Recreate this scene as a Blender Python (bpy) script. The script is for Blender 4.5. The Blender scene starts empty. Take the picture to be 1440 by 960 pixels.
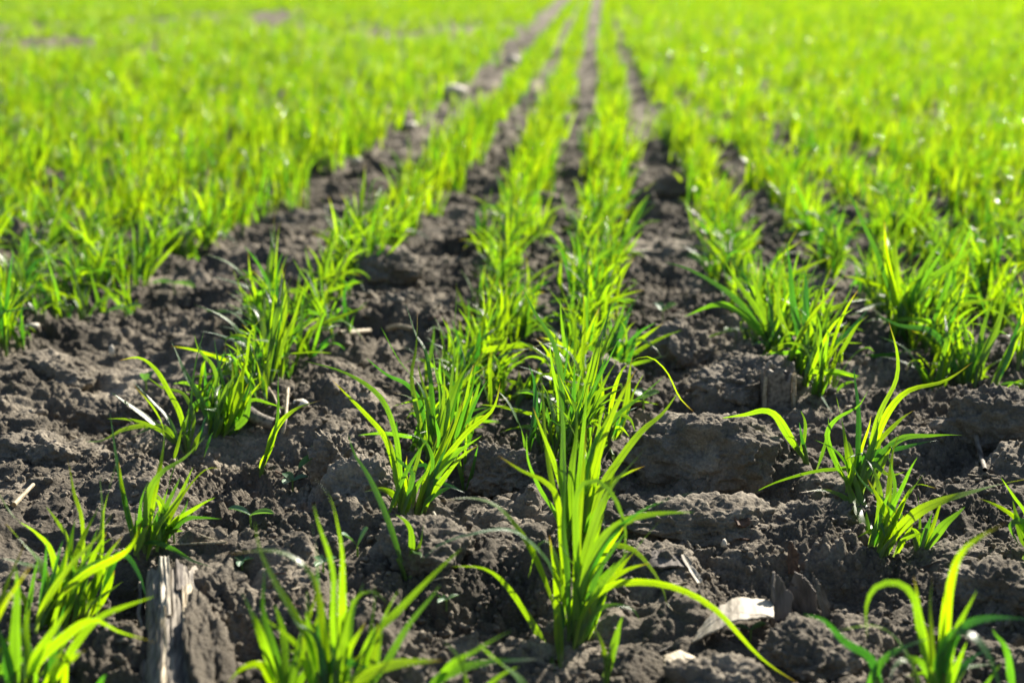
import bpy, math, random
import numpy as np
from mathutils import Vector
R = math.radians
scene = bpy.context.scene
COL = scene.collection
random.seed(7)
rng = np.random.default_rng(11)

# ---------------------------------------------------------------- camera
CAM_H, PITCH, FPX = 0.42, R(15.0), 2000.0
cam = bpy.data.cameras.new('camera')
cam.sensor_width = 36.0; cam.lens = 50.0
cam.clip_start = 0.02; cam.clip_end = 2000.0
cam.dof.use_dof = True; cam.dof.focus_distance = 1.16; cam.dof.aperture_fstop = 5.4
cam.dof.aperture_blades = 0
cam_o = bpy.data.objects.new('camera', cam); COL.objects.link(cam_o)
cam_o.location = (0, 0, CAM_H); cam_o.rotation_euler = (R(90) - PITCH, 0, 0)
scene.camera = cam_o

# ---------------------------------------------------------------- sky, sun, exposure
SUN_AZ, SUN_EL = R(35), R(31)
world = bpy.data.worlds.new('World'); scene.world = world; world.use_nodes = True
wn = world.node_tree.nodes
sky = wn.new('ShaderNodeTexSky'); sky.sky_type = 'NISHITA'; sky.sun_disc = False
sky.sun_elevation = SUN_EL; sky.sun_rotation = SUN_AZ
world.node_tree.links.new(sky.outputs[0], wn['Background'].inputs[0])
wn['Background'].inputs[1].default_value = 0.05
sun = bpy.data.lights.new('sun', 'SUN'); sun.energy = 5.0; sun.angle = R(0.6); sun.color = (1.0, 0.93, 0.80)
sun_o = bpy.data.objects.new('sun', sun); COL.objects.link(sun_o)
SV = Vector((math.sin(SUN_AZ) * math.cos(SUN_EL), math.cos(SUN_AZ) * math.cos(SUN_EL), math.sin(SUN_EL)))
sun_o.rotation_euler = SV.to_track_quat('Z', 'Y').to_euler(); sun_o.location = (3, 5, 4)
vs = scene.view_settings
vs.view_transform = 'Standard'; vs.look = 'None'; vs.gamma = 1.0; vs.use_curve_mapping = False
vs.exposure = 1.45
scene.cycles.max_bounces = 6; scene.cycles.diffuse_bounces = 4; scene.cycles.glossy_bounces = 2
scene.cycles.transmission_bounces = 3; scene.cycles.caustics_reflective = False; scene.cycles.caustics_refractive = False
scene.cycles.sample_clamp_indirect = 6.0
scene.cycles.use_denoising = True

# ---------------------------------------------------------------- noise
def _h(ix, iy, s):
    n = (ix.astype(np.int64) * 374761393 + iy.astype(np.int64) * 668265263 + s * 974634777) & 0xffffffff
    n = ((n ^ (n >> 13)) * 1274126177) & 0xffffffff
    n = ((n ^ (n >> 15)) * 2246822519) & 0xffffffff
    return ((n ^ (n >> 16)) & 0xffffff) / float(0xffffff)
def vnoise(x, y, s=0):
    ix = np.floor(x); iy = np.floor(y); fx = x - ix; fy = y - iy
    fx = fx * fx * fx * (fx * (fx * 6 - 15) + 10); fy = fy * fy * fy * (fy * (fy * 6 - 15) + 10)
    ix = ix.astype(np.int64); iy = iy.astype(np.int64)
    a = _h(ix, iy, s); b = _h(ix + 1, iy, s); c = _h(ix, iy + 1, s); d = _h(ix + 1, iy + 1, s)
    return (a + (b - a) * fx) * (1 - fy) + (c + (d - c) * fx) * fy - 0.5
def fbm(x, y, s=0, o=4, g=0.5):
    t = 0; a = 1.0
    for k in range(o):
        t = t + a * vnoise(x, y, s + k * 17); x = x * 2.03 + 7.1; y = y * 2.03 - 3.7; a *= g
    return t
def bumps(x, y, s=0, fill=0.7):
    """round lumps: one per jittered cell, each with its own size and height, 0..1"""
    ix = np.floor(x).astype(np.int64); iy = np.floor(y).astype(np.int64)
    out = np.zeros_like(x)
    for dx in (-1, 0, 1):
        for dy in (-1, 0, 1):
            cx = ix + dx; cy = iy + dy
            px = cx + 0.15 + 0.7 * _h(cx, cy, s); py = cy + 0.15 + 0.7 * _h(cx, cy, s + 1)
            r = 0.35 + 0.5 * _h(cx, cy, s + 2); on = _h(cx, cy, s + 3)
            an = _h(cx, cy, s + 4) * 3.14159; e = 0.65 + 0.35 * _h(cx, cy, s + 5)
            ux = (x - px) * np.cos(an) + (y - py) * np.sin(an); uy = -(x - px) * np.sin(an) + (y - py) * np.cos(an)
            q = (ux * ux + uy * uy / (e * e)) / (r * r)
            v = np.sqrt(np.clip(1 - q, 0, 1)) * r * (on < fill)
            out = np.maximum(out, v)
    return out
def sstep(a, b, x):
    t = np.clip((x - a) / (b - a), 0, 1); return t * t * (3 - 2 * t)

# ---------------------------------------------------------------- seed rows (centre lines on the ground)
def ray(px, py):
    return Vector(((px - 720) / FPX, math.cos(PITCH) + (480 - py) / FPX * math.sin(PITCH), -math.sin(PITCH) + (480 - py) / FPX * math.cos(PITCH)))
def flat(px, py):
    d = ray(px, py); t = CAM_H / -d.z; return d.x * t, d.y * t
ROWPX = {
    'left': [(40, 880), (205, 760), (305, 620), (395, 500), (500, 372), (585, 280), (658, 205), (706, 152), (738, 105), (766, 65)],
    'midleft': [(440, 975), (575, 760), (622, 640), (655, 555), (688, 465), (720, 340), (752, 225), (783, 150), (805, 65)],
    'centre': [(800, 915), (806, 700), (812, 570), (826, 480), (838, 390), (850, 280), (860, 150), (852, 65)],
    'right': [(1320, 985), (1230, 770), (1135, 518), (1066, 420), (1012, 325), (965, 225), (932, 150), (892, 65)],
    'edge': [(-110, 520), (110, 412), (200, 370), (320, 292), (420, 238), (520, 183), (604, 130), (655, 92), (700, 55)],
}
ROWS = {}
for k, pts in ROWPX.items():
    q = sorted(flat(*p)[::-1] for p in pts); ROWS[k] = (np.array([a[0] for a in q]), np.array([a[1] for a in q]))
def rowx(k, y):
    Y, X = ROWS[k]; y = np.asarray(y, float)
    s0 = (X[2] - X[0]) / (Y[2] - Y[0]); s1 = (X[-1] - X[-3]) / (Y[-1] - Y[-3])
    r = np.interp(y, Y, X)
    r = np.where(y < Y[0], X[0] + (y - Y[0]) * s0, r)
    return np.where(y > Y[-1], X[-1] + (y - Y[-1]) * s1, r)
SP = 0.152
def row_list():
    """(kind, offset) pairs; the outer rows run parallel to the nearest of the traced rows"""
    out = [('left', 0), ('midleft', 0), ('centre', 0), ('right', 0)]
    for i in range(1, 520): out.append(('right', i * SP))
    for i in range(0, 520): out.append(('edge', -i * SP))
    return out
ALLROWS = row_list()

# heaps of earth the big clods sit in (pixel of the foot, width, height)
MOUNDS = [(990, 668, 205, 88), (1412, 618, 150, 82), (1005, 745, 250, 42), (1150, 728, 130, 60), (845, 560, 135, 58), (975, 506, 120, 52), (1060, 560, 130, 48), (914, 303, 46, 38), (948, 268, 50, 26), (468, 668, 62, 60), (505, 735, 78, 62), (585, 806, 120, 62), (705, 665, 90, 50), (1150, 905, 120, 50), (1420, 830, 130, 60), (1310, 770, 180, 36), (285, 865, 90, 50), (1215, 415, 90, 40), (60, 640, 130, 50), (150, 560, 110, 42), (60, 525, 150, 42), (530, 398, 100, 36), (560, 440, 90, 30), (920, 800, 110, 36), (1010, 950, 140, 60)]
MD = []
for a_, b_, w_, h_ in MOUNDS:
    x_, y_ = flat(a_, b_); t_ = math.hypot(y_, CAM_H); MD.append((x_, y_ + 0.25 * w_ / FPX * t_, w_ / FPX * t_ * 0.5, w_ / FPX * t_ * 0.34, h_ / FPX * t_ * 0.16))

# ---------------------------------------------------------------- the soil surface
def H(x, y):
    x = np.asarray(x, float); y = np.asarray(y, float)
    d = np.maximum(y, 0.4)
    wx = x + 0.02 * vnoise(x * 14, y * 14, 91); wy = y + 0.02 * vnoise(x * 14, y * 14, 95)
    z = 0.022 * vnoise(x * 3.1, y * 3.1, 3) + 0.022 * vnoise(wx * 9, wy * 9, 5)
    if y.min() < 3.5:
        for mx, my, ma, mb, mh in MD:
            q = ((x - mx) / ma) ** 2 + ((y - my) / mb) ** 2
            z = z + mh * np.exp(-np.minimum(q, 30))
    # broken crust with little ledges
    t = fbm(wx * 13 + 0.2, wy * 17, 21, 3) + 0.15
    led = np.floor(t * 5) / 5 + sstep(0.55, 1.0, (t * 5) % 1) / 5
    z = z + 0.028 * led * sstep(30, 6, d)
    m = sstep(-0.12, 0.25, vnoise(x * 5.0, y * 5.0, 33))
    z = z + m * 0.016 * bumps(wx * 15, wy * 17, 41, 0.5)
    z = z + (0.35 + 0.65 * m) * 0.011 * bumps(wx * 46 + 0.5 * vnoise(x * 90, y * 90, 53), wy * 46 + 0.5 * vnoise(x * 90, y * 90, 54), 51, 0.5) * sstep(14, 5, d)
    fine = 0.25 + 0.95 * sstep(-0.10, 0.16, vnoise(wx * 11, wy * 13, 37) + 0.5 * vnoise(wx * 31, wy * 31, 38))
    z = z + fine * 0.0060 * bumps(x * 120 + 3 * vnoise(x * 40, y * 40, 7), y * 120, 61, 0.6) * (0.3 + 0.9 * sstep(-.2, .3, vnoise(x * 12, y * 12, 39))) * sstep(6, 2.6, d)
    z = z + fine * 0.0036 * bumps(x * 240, y * 240, 71, 0.6) * sstep(3.6, 2.0, d)
    z = z + (0.4 + 0.6 * fine) * 0.0055 * fbm(x * 70, y * 70, 81, 4, 0.62) * sstep(6, 2.5, d)
    # smoother wheel track left of the four rows
    g = (rowx('left', y) - x)
    tr = sstep(0.02, 0.09, g) * sstep(-0.02, 0.05, x - rowx('edge', y))
    z = z - 0.006 * tr
    return z - 0.018
def Hs(x, y): return float(H(np.array([x]), np.array([y]))[0])
def ground_hit(px, py):
    d = ray(px, py); z = 0.0
    ts = np.linspace(0.98, 1.02, 3)
    t = CAM_H / -d.z
    tt = np.linspace(t * 0.86, t * 1.1, 160)
    X = d.x * tt; Y = d.y * tt; Z = CAM_H + d.z * tt
    below = np.nonzero(Z < H(X, Y))[0]
    i = below[0] if len(below) else 120
    return X[i], Y[i], float(H(X[i:i + 1], Y[i:i + 1])[0])

# ---------------------------------------------------------------- mesh helpers
def mesh_np(name, V, F, mat, uv=None, rnd=None, smooth=True, parent=None, loc=None):
    """V (n,3), F (m,4) or (m,3) arrays; uv and rnd are per vertex"""
    V = np.ascontiguousarray(V, dtype=np.float32); F = np.ascontiguousarray(F, dtype=np.int32)
    me = bpy.data.meshes.new(name)
    k = F.shape[1]
    me.vertices.add(len(V)); me.vertices.foreach_set('co', V.ravel())
    me.loops.add(F.size); me.loops.foreach_set('vertex_index', F.ravel())
    me.polygons.add(len(F)); me.polygons.foreach_set('loop_start', np.arange(0, F.size, k, dtype=np.int32))
    try: me.polygons.foreach_set('loop_total', np.full(len(F), k, dtype=np.int32))
    except Exception: pass
    me.update(calc_edges=True)
    if smooth: me.polygons.foreach_set('use_smooth', np.ones(len(F), dtype=bool))
    if uv is not None:
        l = me.uv_layers.new(name='UVMap'); l.data.foreach_set('uv', np.ascontiguousarray(uv[F.ravel()], dtype=np.float32).ravel())
    if rnd is not None:
        a = me.attributes.new('rnd', 'FLOAT', 'POINT'); a.data.foreach_set('value', np.ascontiguousarray(rnd, dtype=np.float32))
    me.materials.append(mat)
    o = bpy.data.objects.new(name, me); COL.objects.link(o)
    if parent: o.parent = parent
    if loc is not None: o.location = loc
    return o
def tag(o, label=None, cat=None, group=None, kind=None):
    if label: o['label'] = label
    if cat: o['category'] = cat
    if group: o['group'] = group
    if kind: o['kind'] = kind
    return o
def empty(name, loc):
    o = bpy.data.objects.new(name, None); COL.objects.link(o); o.location = loc; o.empty_display_size = 0.02; return o

# ---------------------------------------------------------------- materials
def newmat(name):
    m = bpy.data.materials.new(name); m.use_nodes = True; nt = m.node_tree
    for n in list(nt.nodes): nt.nodes.remove(n)
    out = nt.nodes.new('ShaderNodeOutputMaterial'); return m, nt, out
def N(nt, t, **kw):
    n = nt.nodes.new(t)
    for k, v in kw.items(): setattr(n, k, v)
    return n
def ramp(nt, fac, stops):
    r = N(nt, 'ShaderNodeValToRGB'); e = r.color_ramp.elements
    while len(e) < len(stops): e.new(0.5)
    for i, (p, c) in enumerate(stops): e[i].position = p; e[i].color = (*c, 1)
    nt.links.new(fac, r.inputs[0]); return r.outputs[0]

def leaf_material(name, dark, light, tr_dark, tr_light, tipcol=(0.45, 0.20, 0.03), trans=0.55, rough=0.38):
    m, nt, out = newmat(name); L = nt.links.new
    at = N(nt, 'ShaderNodeAttribute', attribute_name='rnd')
    uv = N(nt, 'ShaderNodeUVMap'); sep = N(nt, 'ShaderNodeSeparateXYZ'); L(uv.outputs[0], sep.inputs[0])
    oi = N(nt, 'ShaderNodeObjectInfo')
    ad = N(nt, 'ShaderNodeMath', operation='ADD'); L(at.outputs['Fac'], ad.inputs[0])
    mu = N(nt, 'ShaderNodeMath', operation='MULTIPLY'); L(oi.outputs['Random'], mu.inputs[0]); mu.inputs[1].default_value = 0.35
    L(mu.outputs[0], ad.inputs[1])
    fr = N(nt, 'ShaderNodeMath', operation='FRACT'); L(ad.outputs[0], fr.inputs[0])
    pw = N(nt, 'ShaderNodeMath', operation='POWER'); L(fr.outputs[0], pw.inputs[0]); pw.inputs[1].default_value = 0.9
    # veins run along the leaf
    wv = N(nt, 'ShaderNodeMath', operation='SINE'); sc = N(nt, 'ShaderNodeMath', operation='MULTIPLY'); L(sep.outputs[0], sc.inputs[0]); sc.inputs[1].default_value = 62.0
    L(sc.outputs[0], wv.inputs[0])
    tc = N(nt, 'ShaderNodeTexCoord'); no = N(nt, 'ShaderNodeTexNoise'); no.inputs['Scale'].default_value = 60.0; L(tc.outputs['Object'], no.inputs['Vector'])
    def mixc(a, b, f):
        x = N(nt, 'ShaderNodeMix', data_type='RGBA'); L(f, x.inputs['Factor'])
        for i, v in ((6, a), (7, b)):
            if isinstance(v, tuple): x.inputs[i].default_value = (*v, 1)
            else: L(v, x.inputs[i])
        return x.outputs[2]
    base = mixc(dark, light, pw.outputs[0]); tr = mixc(tr_dark, tr_light, pw.outputs[0])
    # base of the leaf paler, some tips scorched
    v = sep.outputs[1]
    pr = ramp(nt, v, [(0.0, (1, 1, 1)), (0.16, (0, 0, 0)), (1.0, (0, 0, 0))])
    base = mixc(base, (0.16, 0.24, 0.07), pr); tr = mixc(tr, (0.42, 0.62, 0.10), pr)
    tp = N(nt, 'ShaderNodeMapRange'); L(v, tp.inputs[0]); tp.inputs[1].default_value = 0.86; tp.inputs[2].default_value = 1.0
    gt = N(nt, 'ShaderNodeMath', operation='GREATER_THAN'); L(fr.outputs[0], gt.inputs[0]); gt.inputs[1].default_value = 0.72
    tm = N(nt, 'ShaderNodeMath', operation='MULTIPLY'); L(tp.outputs[0], tm.inputs[0]); L(gt.outputs[0], tm.inputs[1])
    base = mixc(base, tipcol, tm.outputs[0]); tr = mixc(tr, tipcol, tm.outputs[0])
    # blotches
    bl = ramp(nt, no.outputs[0], [(0.3, (0.72, 0.76, 0.8)), (0.75, (1.15, 1.1, 1.0))])
    mm = N(nt, 'ShaderNodeMix', data_type='RGBA', blend_type='MULTIPLY'); mm.inputs[0].default_value = 0.7
    L(tr, mm.inputs[6]); L(bl, mm.inputs[7]); tr = mm.outputs[2]
    # midrib and veins modulate what shines through
    vm = N(nt, 'ShaderNodeMapRange'); L(wv.outputs[0], vm.inputs[0]); vm.inputs[1].default_value = -1; vm.inputs[2].default_value = 1; vm.inputs[3].default_value = 0.62; vm.inputs[4].default_value = 1.0
    vx = N(nt, 'ShaderNodeVectorMath', operation='SCALE'); L(tr, vx.inputs[0]); L(vm.outputs[0], vx.inputs['Scale'])
    md = N(nt, 'ShaderNodeMath', operation='SUBTRACT'); L(sep.outputs[0], md.inputs[0]); md.inputs[1].default_value = 0.5
    ma = N(nt, 'ShaderNodeMath', operation='ABSOLUTE'); L(md.outputs[0], ma.inputs[0])
    mr = N(nt, 'ShaderNodeMapRange'); L(ma.outputs[0], mr.inputs[0]); mr.inputs[1].default_value = 0.02; mr.inputs[2].default_value = 0.08; mr.inputs[3].default_value = 0.6; mr.inputs[4].default_value = 1.0
    vy = N(nt, 'ShaderNodeVectorMath', operation='SCALE'); L(vx.outputs[0], vy.inputs[0]); L(mr.outputs[0], vy.inputs['Scale']); vx = vy
    bp = N(nt, 'ShaderNodeBump'); bp.inputs['Strength'].default_value = 0.35; bp.inputs['Distance'].default_value = 0.0006; L(wv.outputs[0], bp.inputs['Height'])
    p = N(nt, 'ShaderNodeBsdfPrincipled'); L(base, p.inputs['Base Color']); p.inputs['Roughness'].default_value = rough
    p.inputs['Specular IOR Level'].default_value = 0.75; L(bp.outputs[0], p.inputs['Normal'])
    t = N(nt, 'ShaderNodeBsdfTranslucent'); L(vx.outputs[0], t.inputs[0]); L(bp.outputs[0], t.inputs['Normal'])
    mx = N(nt, 'ShaderNodeMixShader'); tv = N(nt, 'ShaderNodeMath', operation='MULTIPLY'); L(fr.outputs[0], tv.inputs[0]); tv.inputs[1].default_value = 7.31
    tf = N(nt, 'ShaderNodeMath', operation='FRACT'); L(tv.outputs[0], tf.inputs[0])
    tr2 = N(nt, 'ShaderNodeMapRange'); L(tf.outputs[0], tr2.inputs[0]); tr2.inputs[3].default_value = trans - 0.26; tr2.inputs[4].default_value = trans + 0.12; L(tr2.outputs[0], mx.inputs[0]); L(p.outputs[0], mx.inputs[1]); L(t.outputs[0], mx.inputs[2])
    L(mx.outputs[0], out.inputs[0]); return m

M_LEAF = leaf_material('wheat_leaf', (0.045, 0.115, 0.060), (0.08, 0.155, 0.014), (0.07, 0.38, 0.016), (0.60, 0.96, 0.002), rough=0.34)  # darker leaves: glaucous green, with sky reflection mixed into the bluish base colour
M_CROP = leaf_material('wheat_crop', (0.05, 0.125, 0.014), (0.10, 0.17, 0.010), (0.11, 0.48, 0.008), (0.72, 0.97, 0.003), trans=0.60, rough=0.26)
M_STEM = leaf_material('wheat_stem', (0.10, 0.20, 0.04), (0.16, 0.24, 0.07), (0.28, 0.55, 0.06), (0.5, 0.65, 0.12), trans=0.4)
M_WEED = leaf_material('weed_leaf', (0.06, 0.15, 0.08), (0.10, 0.20, 0.08), (0.12, 0.38, 0.05), (0.25, 0.5, 0.05), trans=0.4)

def soil_material(name, lo, mid, hi, scale=1.0, bump=1.0):
    m, nt, out = newmat(name); L = nt.links.new
    g = N(nt, 'ShaderNodeNewGeometry'); tc = g.outputs['Position']
    n1 = N(nt, 'ShaderNodeTexNoise'); n1.inputs['Scale'].default_value = 9 * scale; n1.inputs['Detail'].default_value = 8; n1.inputs['Roughness'].default_value = 0.65; L(tc, n1.inputs['Vector'])
    n2 = N(nt, 'ShaderNodeTexNoise'); n2.inputs['Scale'].default_value = 420; n2.inputs['Detail'].default_value = 5; n2.inputs['Roughness'].default_value = 0.7; L(tc, n2.inputs['Vector'])
    n3 = N(nt, 'ShaderNodeTexVoronoi'); n3.inputs['Scale'].default_value = 330; L(tc, n3.inputs['Vector'])
    c = ramp(nt, n1.outputs[0], [(0.32, lo), (0.52, mid), (0.72, hi)])
    c2 = ramp(nt, n2.outputs[0], [(0.3, (0.62, 0.62, 0.64)), (0.55, (1, 1, 1)), (0.75, (1.45, 1.4, 1.35))])
    mm = N(nt, 'ShaderNodeMix', data_type='RGBA', blend_type='MULTIPLY'); mm.inputs[0].default_value = 1.0; L(c, mm.inputs[6]); L(c2, mm.inputs[7])
    b1 = N(nt, 'ShaderNodeBump'); b1.inputs['Strength'].default_value = 1.0; b1.inputs['Distance'].default_value = 0.0022 * bump; L(n2.outputs[0], b1.inputs['Height'])
    b2 = N(nt, 'ShaderNodeBump', invert=True); b2.inputs['Strength'].default_value = 0.8; b2.inputs['Distance'].default_value = 0.0014 * bump; L(n3.outputs['Distance'], b2.inputs['Height']); L(b1.outputs[0], b2.inputs['Normal'])
    p = N(nt, 'ShaderNodeBsdfPrincipled'); L(mm.outputs[2], p.inputs['Base Color']); p.inputs['Roughness'].default_value = 0.92; p.inputs['Specular IOR Level'].default_value = 0.25
    L(b2.outputs[0], p.inputs['Normal']); L(p.outputs[0], out.inputs[0]); return m
M_SOIL = soil_material('dry_soil', (0.066, 0.056, 0.043), (0.148, 0.126, 0.096), (0.42, 0.362, 0.282))
M_CLOD = soil_material('clod_soil', (0.09, 0.077, 0.060), (0.19, 0.164, 0.128), (0.38, 0.33, 0.262), 2.0, 0.7)

def dry_material(name, lo, hi, rough=0.7, stretch=(1, 1, 1), scale=90, trans=0.0):
    m, nt, out = newmat(name); L = nt.links.new
    tc = N(nt, 'ShaderNodeTexCoord'); mp = N(nt, 'ShaderNodeMapping'); mp.inputs['Scale'].default_value = stretch; L(tc.outputs['Object'], mp.inputs[0])
    n = N(nt, 'ShaderNodeTexNoise'); n.inputs['Scale'].default_value = scale; n.inputs['Detail'].default_value = 6; L(mp.outputs[0], n.inputs['Vector'])
    c = ramp(nt, n.outputs[0], [(0.32, lo), (0.62, hi)])
    b = N(nt, 'ShaderNodeBump'); b.inputs['Distance'].default_value = 0.0015; b.inputs['Strength'].default_value = 0.7; L(n.outputs[0], b.inputs['Height'])
    p = N(nt, 'ShaderNodeBsdfPrincipled'); L(c, p.inputs['Base Color']); p.inputs['Roughness'].default_value = rough; L(b.outputs[0], p.inputs['Normal'])
    if trans:
        t = N(nt, 'ShaderNodeBsdfTranslucent'); L(c, t.inputs[0]); mx = N(nt, 'ShaderNodeMixShader'); mx.inputs[0].default_value = trans
        L(p.outputs[0], mx.inputs[1]); L(t.outputs[0], mx.inputs[2]); L(mx.outputs[0], out.inputs[0])
    else: L(p.outputs[0], out.inputs[0])
    return m
M_STRAW = dry_material('pale_straw', (0.22, 0.17, 0.10), (0.52, 0.44, 0.31), 0.6, (1, 0.12, 1), 400, 0.15)
M_HUSK = dry_material('pale_husk', (0.26, 0.22, 0.165), (0.56, 0.50, 0.40), 0.6, (1, 0.15, 1), 160, 0.15)
M_STALK = dry_material('weathered_stalk', (0.05, 0.042, 0.034), (0.25, 0.215, 0.17), 0.75, (1, 0.06, 1), 260)
M_BARK = dry_material('grey_shard', (0.05, 0.042, 0.036), (0.17, 0.145, 0.125), 0.85, (1, 0.2, 0.3), 200)
M_BROWN = dry_material('brown_shard', (0.05, 0.028, 0.018), (0.16, 0.09, 0.055), 0.8, (1, 1, 0.2), 200)
M_CHIP = dry_material('pale_chip', (0.38, 0.34, 0.28), (0.60, 0.55, 0.46), 0.7, (1, 1, 1), 60)

# ---------------------------------------------------------------- ground: one sheet, fine near the camera, to the horizon
def build_ground():
    nc = 1300
    u = np.linspace(-0.47, 0.47, nc)
    ext = 0.47 * np.geomspace(1.01, 120, 60)
    u = np.concatenate([-ext[::-1], u, ext])
    ys = [-60, -25, -10, -4, -1.5, -0.7, -0.3, 0.0]
    ys += list(np.linspace(0.05, 0.56, 60))
    y = 0.565
    while y < 3.4: ys.append(y); y *= 1.0015
    while y < 16: ys.append(y); y *= 1.006
    while y < 700: ys.append(y); y *= 1.05
    ys = np.array(ys)
    Y, U = np.meshgrid(ys, u, indexing='ij')
    X = U * (np.maximum(Y, 0.0) + 0.35)
    Z = H(X, Y)
    far = sstep(8, 40, np.abs(X) + np.abs(Y))
    Z = Z * (1 - 0.8 * far)
    nr, ncol = Y.shape
    i = np.arange(nr * ncol).reshape(nr, ncol)
    F = np.stack([i[:-1, :-1], i[:-1, 1:], i[1:, 1:], i[1:, :-1]], -1).reshape(-1, 4)
    V = np.stack([X, Y, Z], -1).reshape(-1, 3)
    o = mesh_np('ground', V, F, M_SOIL)
    tag(o, kind='structure')
build_ground()

# ---------------------------------------------------------------- soil clods
def ico(sub):
    import bmesh
    bm = bmesh.new(); bmesh.ops.create_icosphere(bm, subdivisions=sub, radius=1.0)
    V = np.array([v.co[:] for v in bm.verts]); F = np.array([[v.index for v in f.verts] for f in bm.faces]); bm.free(); return V, F
def _h3(ix, iy, iz, s): return _h(ix + iz * 7919, iy - iz * 104729, s)
def n3(P, f, s):
    Q = P * f + 11.3; I = np.floor(Q).astype(np.int64); t = Q - I; t = t * t * (3 - 2 * t); o = 0
    for dx in (0, 1):
        for dy in (0, 1):
            for dz in (0, 1):
                w = (t[:, 0] if dx else 1 - t[:, 0]) * (t[:, 1] if dy else 1 - t[:, 1]) * (t[:, 2] if dz else 1 - t[:, 2])
                o = o + w * _h3(I[:, 0] + dx, I[:, 1] + dy, I[:, 2] + dz, s)
    return (o - 0.5) * 2
def b3(P, f, s, fill=0.7):
    Q = P * f + 5.1; I = np.floor(Q).astype(np.int64); out = np.zeros(len(P))
    for dx in (-1, 0, 1):
        for dy in (-1, 0, 1):
            for dz in (-1, 0, 1):
                a, b, c = I[:, 0] + dx, I[:, 1] + dy, I[:, 2] + dz
                d2 = (Q[:, 0] - a - 0.15 - 0.7 * _h3(a, b, c, s)) ** 2 + (Q[:, 1] - b - 0.15 - 0.7 * _h3(a, b, c, s + 1)) ** 2 + (Q[:, 2] - c - 0.15 - 0.7 * _h3(a, b, c, s + 2)) ** 2
                r = 0.35 + 0.5 * _h3(a, b, c, s + 3)
                out = np.maximum(out, np.sqrt(np.clip(1 - d2 / (r * r), 0, 1)) * r * (_h3(a, b, c, s + 4) < fill))
    return out
ICO6 = ico(6); ICO2 = ico(2); ICO1 = ico(1)
def clod_shape(P, seed, planes=4, rough=1.0):
    r = np.random.default_rng(seed); Q = P.copy()
    for k in range(planes):             # flattened faces make it angular
        n = r.normal(size=3); n /= np.linalg.norm(n); c = r.uniform(0.5, 0.85)
        d = Q @ n; ex = np.clip(d - c, 0, None); Q = Q - np.outer(ex * 0.9, n)
    disp = 0.26 * n3(P, 1.5, seed) + 0.15 * n3(P, 3.3, seed + 2) + 0.08 * n3(P, 7, seed + 3) + rough * 0.05 * n3(P, 15, seed + 4)
    return Q + P * disp[:, None]
def clod(px, py, wpx, hpx, label, seed, depth=None, rz=0.0, tilt=0.0, sink=0.35, rough=1.0):
    """px,py = pixel where its foot meets the soil in front; size given as seen"""
    x, y = flat(px, py); t = math.hypot(y, CAM_H)
    w = wpx / FPX * t; h = hpx / FPX * t; dp = depth if depth else w * 0.6
    yc = y + dp * 0.42; z = Hs(x, yc)
    P = clod_shape(ICO6[0], seed, rough=rough) * np.array([w / 2, dp / 2, h * 0.75]) * 1.1
    nn = ICO6[0]
    P = P + nn * (rough * 0.0045 * b3(P, 130, seed + 7) + 0.0028 * b3(P, 260, seed + 9, 0.8) + 0.0016 * n3(P, 500, seed + 12))[:, None]
    c, s = math.cos(tilt), math.sin(tilt); P = P @ np.array([[c, 0, s], [0, 1, 0], [-s, 0, c]])
    c, s = math.cos(rz), math.sin(rz); P = P @ np.array([[c, s, 0], [-s, c, 0], [0, 0, 1]])
    top = P[:, 2].max()
    o = mesh_np('soil_clod', P, ICO6[1], M_CLOD, loc=(x, yc, z + h * (0.98 if hpx > 50 else 0.8) - top))
    tag(o, label, 'soil clod', 'clods of dry soil between the rows')
clod(990, 668, 205, 88, 'largest smooth rounded clod of grey soil, just right of the tall middle wheat clump', 101, depth=0.085, rz=-0.05, sink=0.25, rough=0.8)
clod(1412, 618, 150, 82, 'broad dark rounded clod under the lone hanging leaf at the right edge', 102, depth=0.08, sink=0.25)
clod(1005, 745, 250, 42, 'long low crusted ledge of soil in front of the largest smooth clod', 103, depth=0.06, rz=0.28, tilt=-0.10, sink=0.3)
clod(1150, 728, 130, 60, 'wide shaded soil lump below the drooping leaf left of the right-hand wheat plant', 104, depth=0.07, rz=0.15, sink=0.3)
clod(845, 560, 135, 58, 'sunlit round-backed clod directly behind the tall middle wheat clump', 105, depth=0.08, rz=-0.2, sink=0.3)
clod(975, 506, 120, 52, 'smooth flat-faced clod under the thin bent leaf of the small dark weed', 106, depth=0.07, sink=0.3)
clod(1060, 560, 130, 48, 'craggy clod left of the short broken stubble stump', 107, depth=0.07, rz=0.2, sink=0.3)
clod(914, 303, 46, 38, 'small dark blocky clod far back in the bare gap right of the middle row', 108, sink=0.15)
clod(948, 268, 50, 26, 'flat dark clod just behind the small blocky one in the gap', 109, sink=0.3)
clod(468, 668, 62, 60, 'craggy upright clod left of the long slanting wheat leaf', 110, depth=0.035, sink=0.15)
clod(505, 735, 78, 62, 'smooth dark angular clod at the foot of the long slanting wheat leaf', 111, depth=0.045, rz=0.3, sink=0.2, rough=0.5)
clod(585, 806, 120, 62, 'dark overhanging clod behind the thin pair of leaves in the second row', 112, depth=0.06, sink=0.3, rough=0.6)
clod(705, 665, 90, 50, 'shaded clod between the second row and the tall middle clump', 113, depth=0.05, sink=0.3)
clod(1150, 905, 120, 50, 'shadowed clod below the upright grey shards at the bottom right', 114, depth=0.06, sink=0.3)
clod(1420, 830, 130, 60, 'low dim clod at the right edge behind the bottom right wheat plant', 115, depth=0.07, sink=0.35)
clod(1310, 770, 180, 36, 'low mound of soil beneath the right-hand wheat plant', 116, depth=0.05, sink=0.5)
clod(285, 865, 90, 50, 'crumbly clod pressed against the right side of the pale broken stalk', 117, depth=0.08, sink=0.35)
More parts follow.
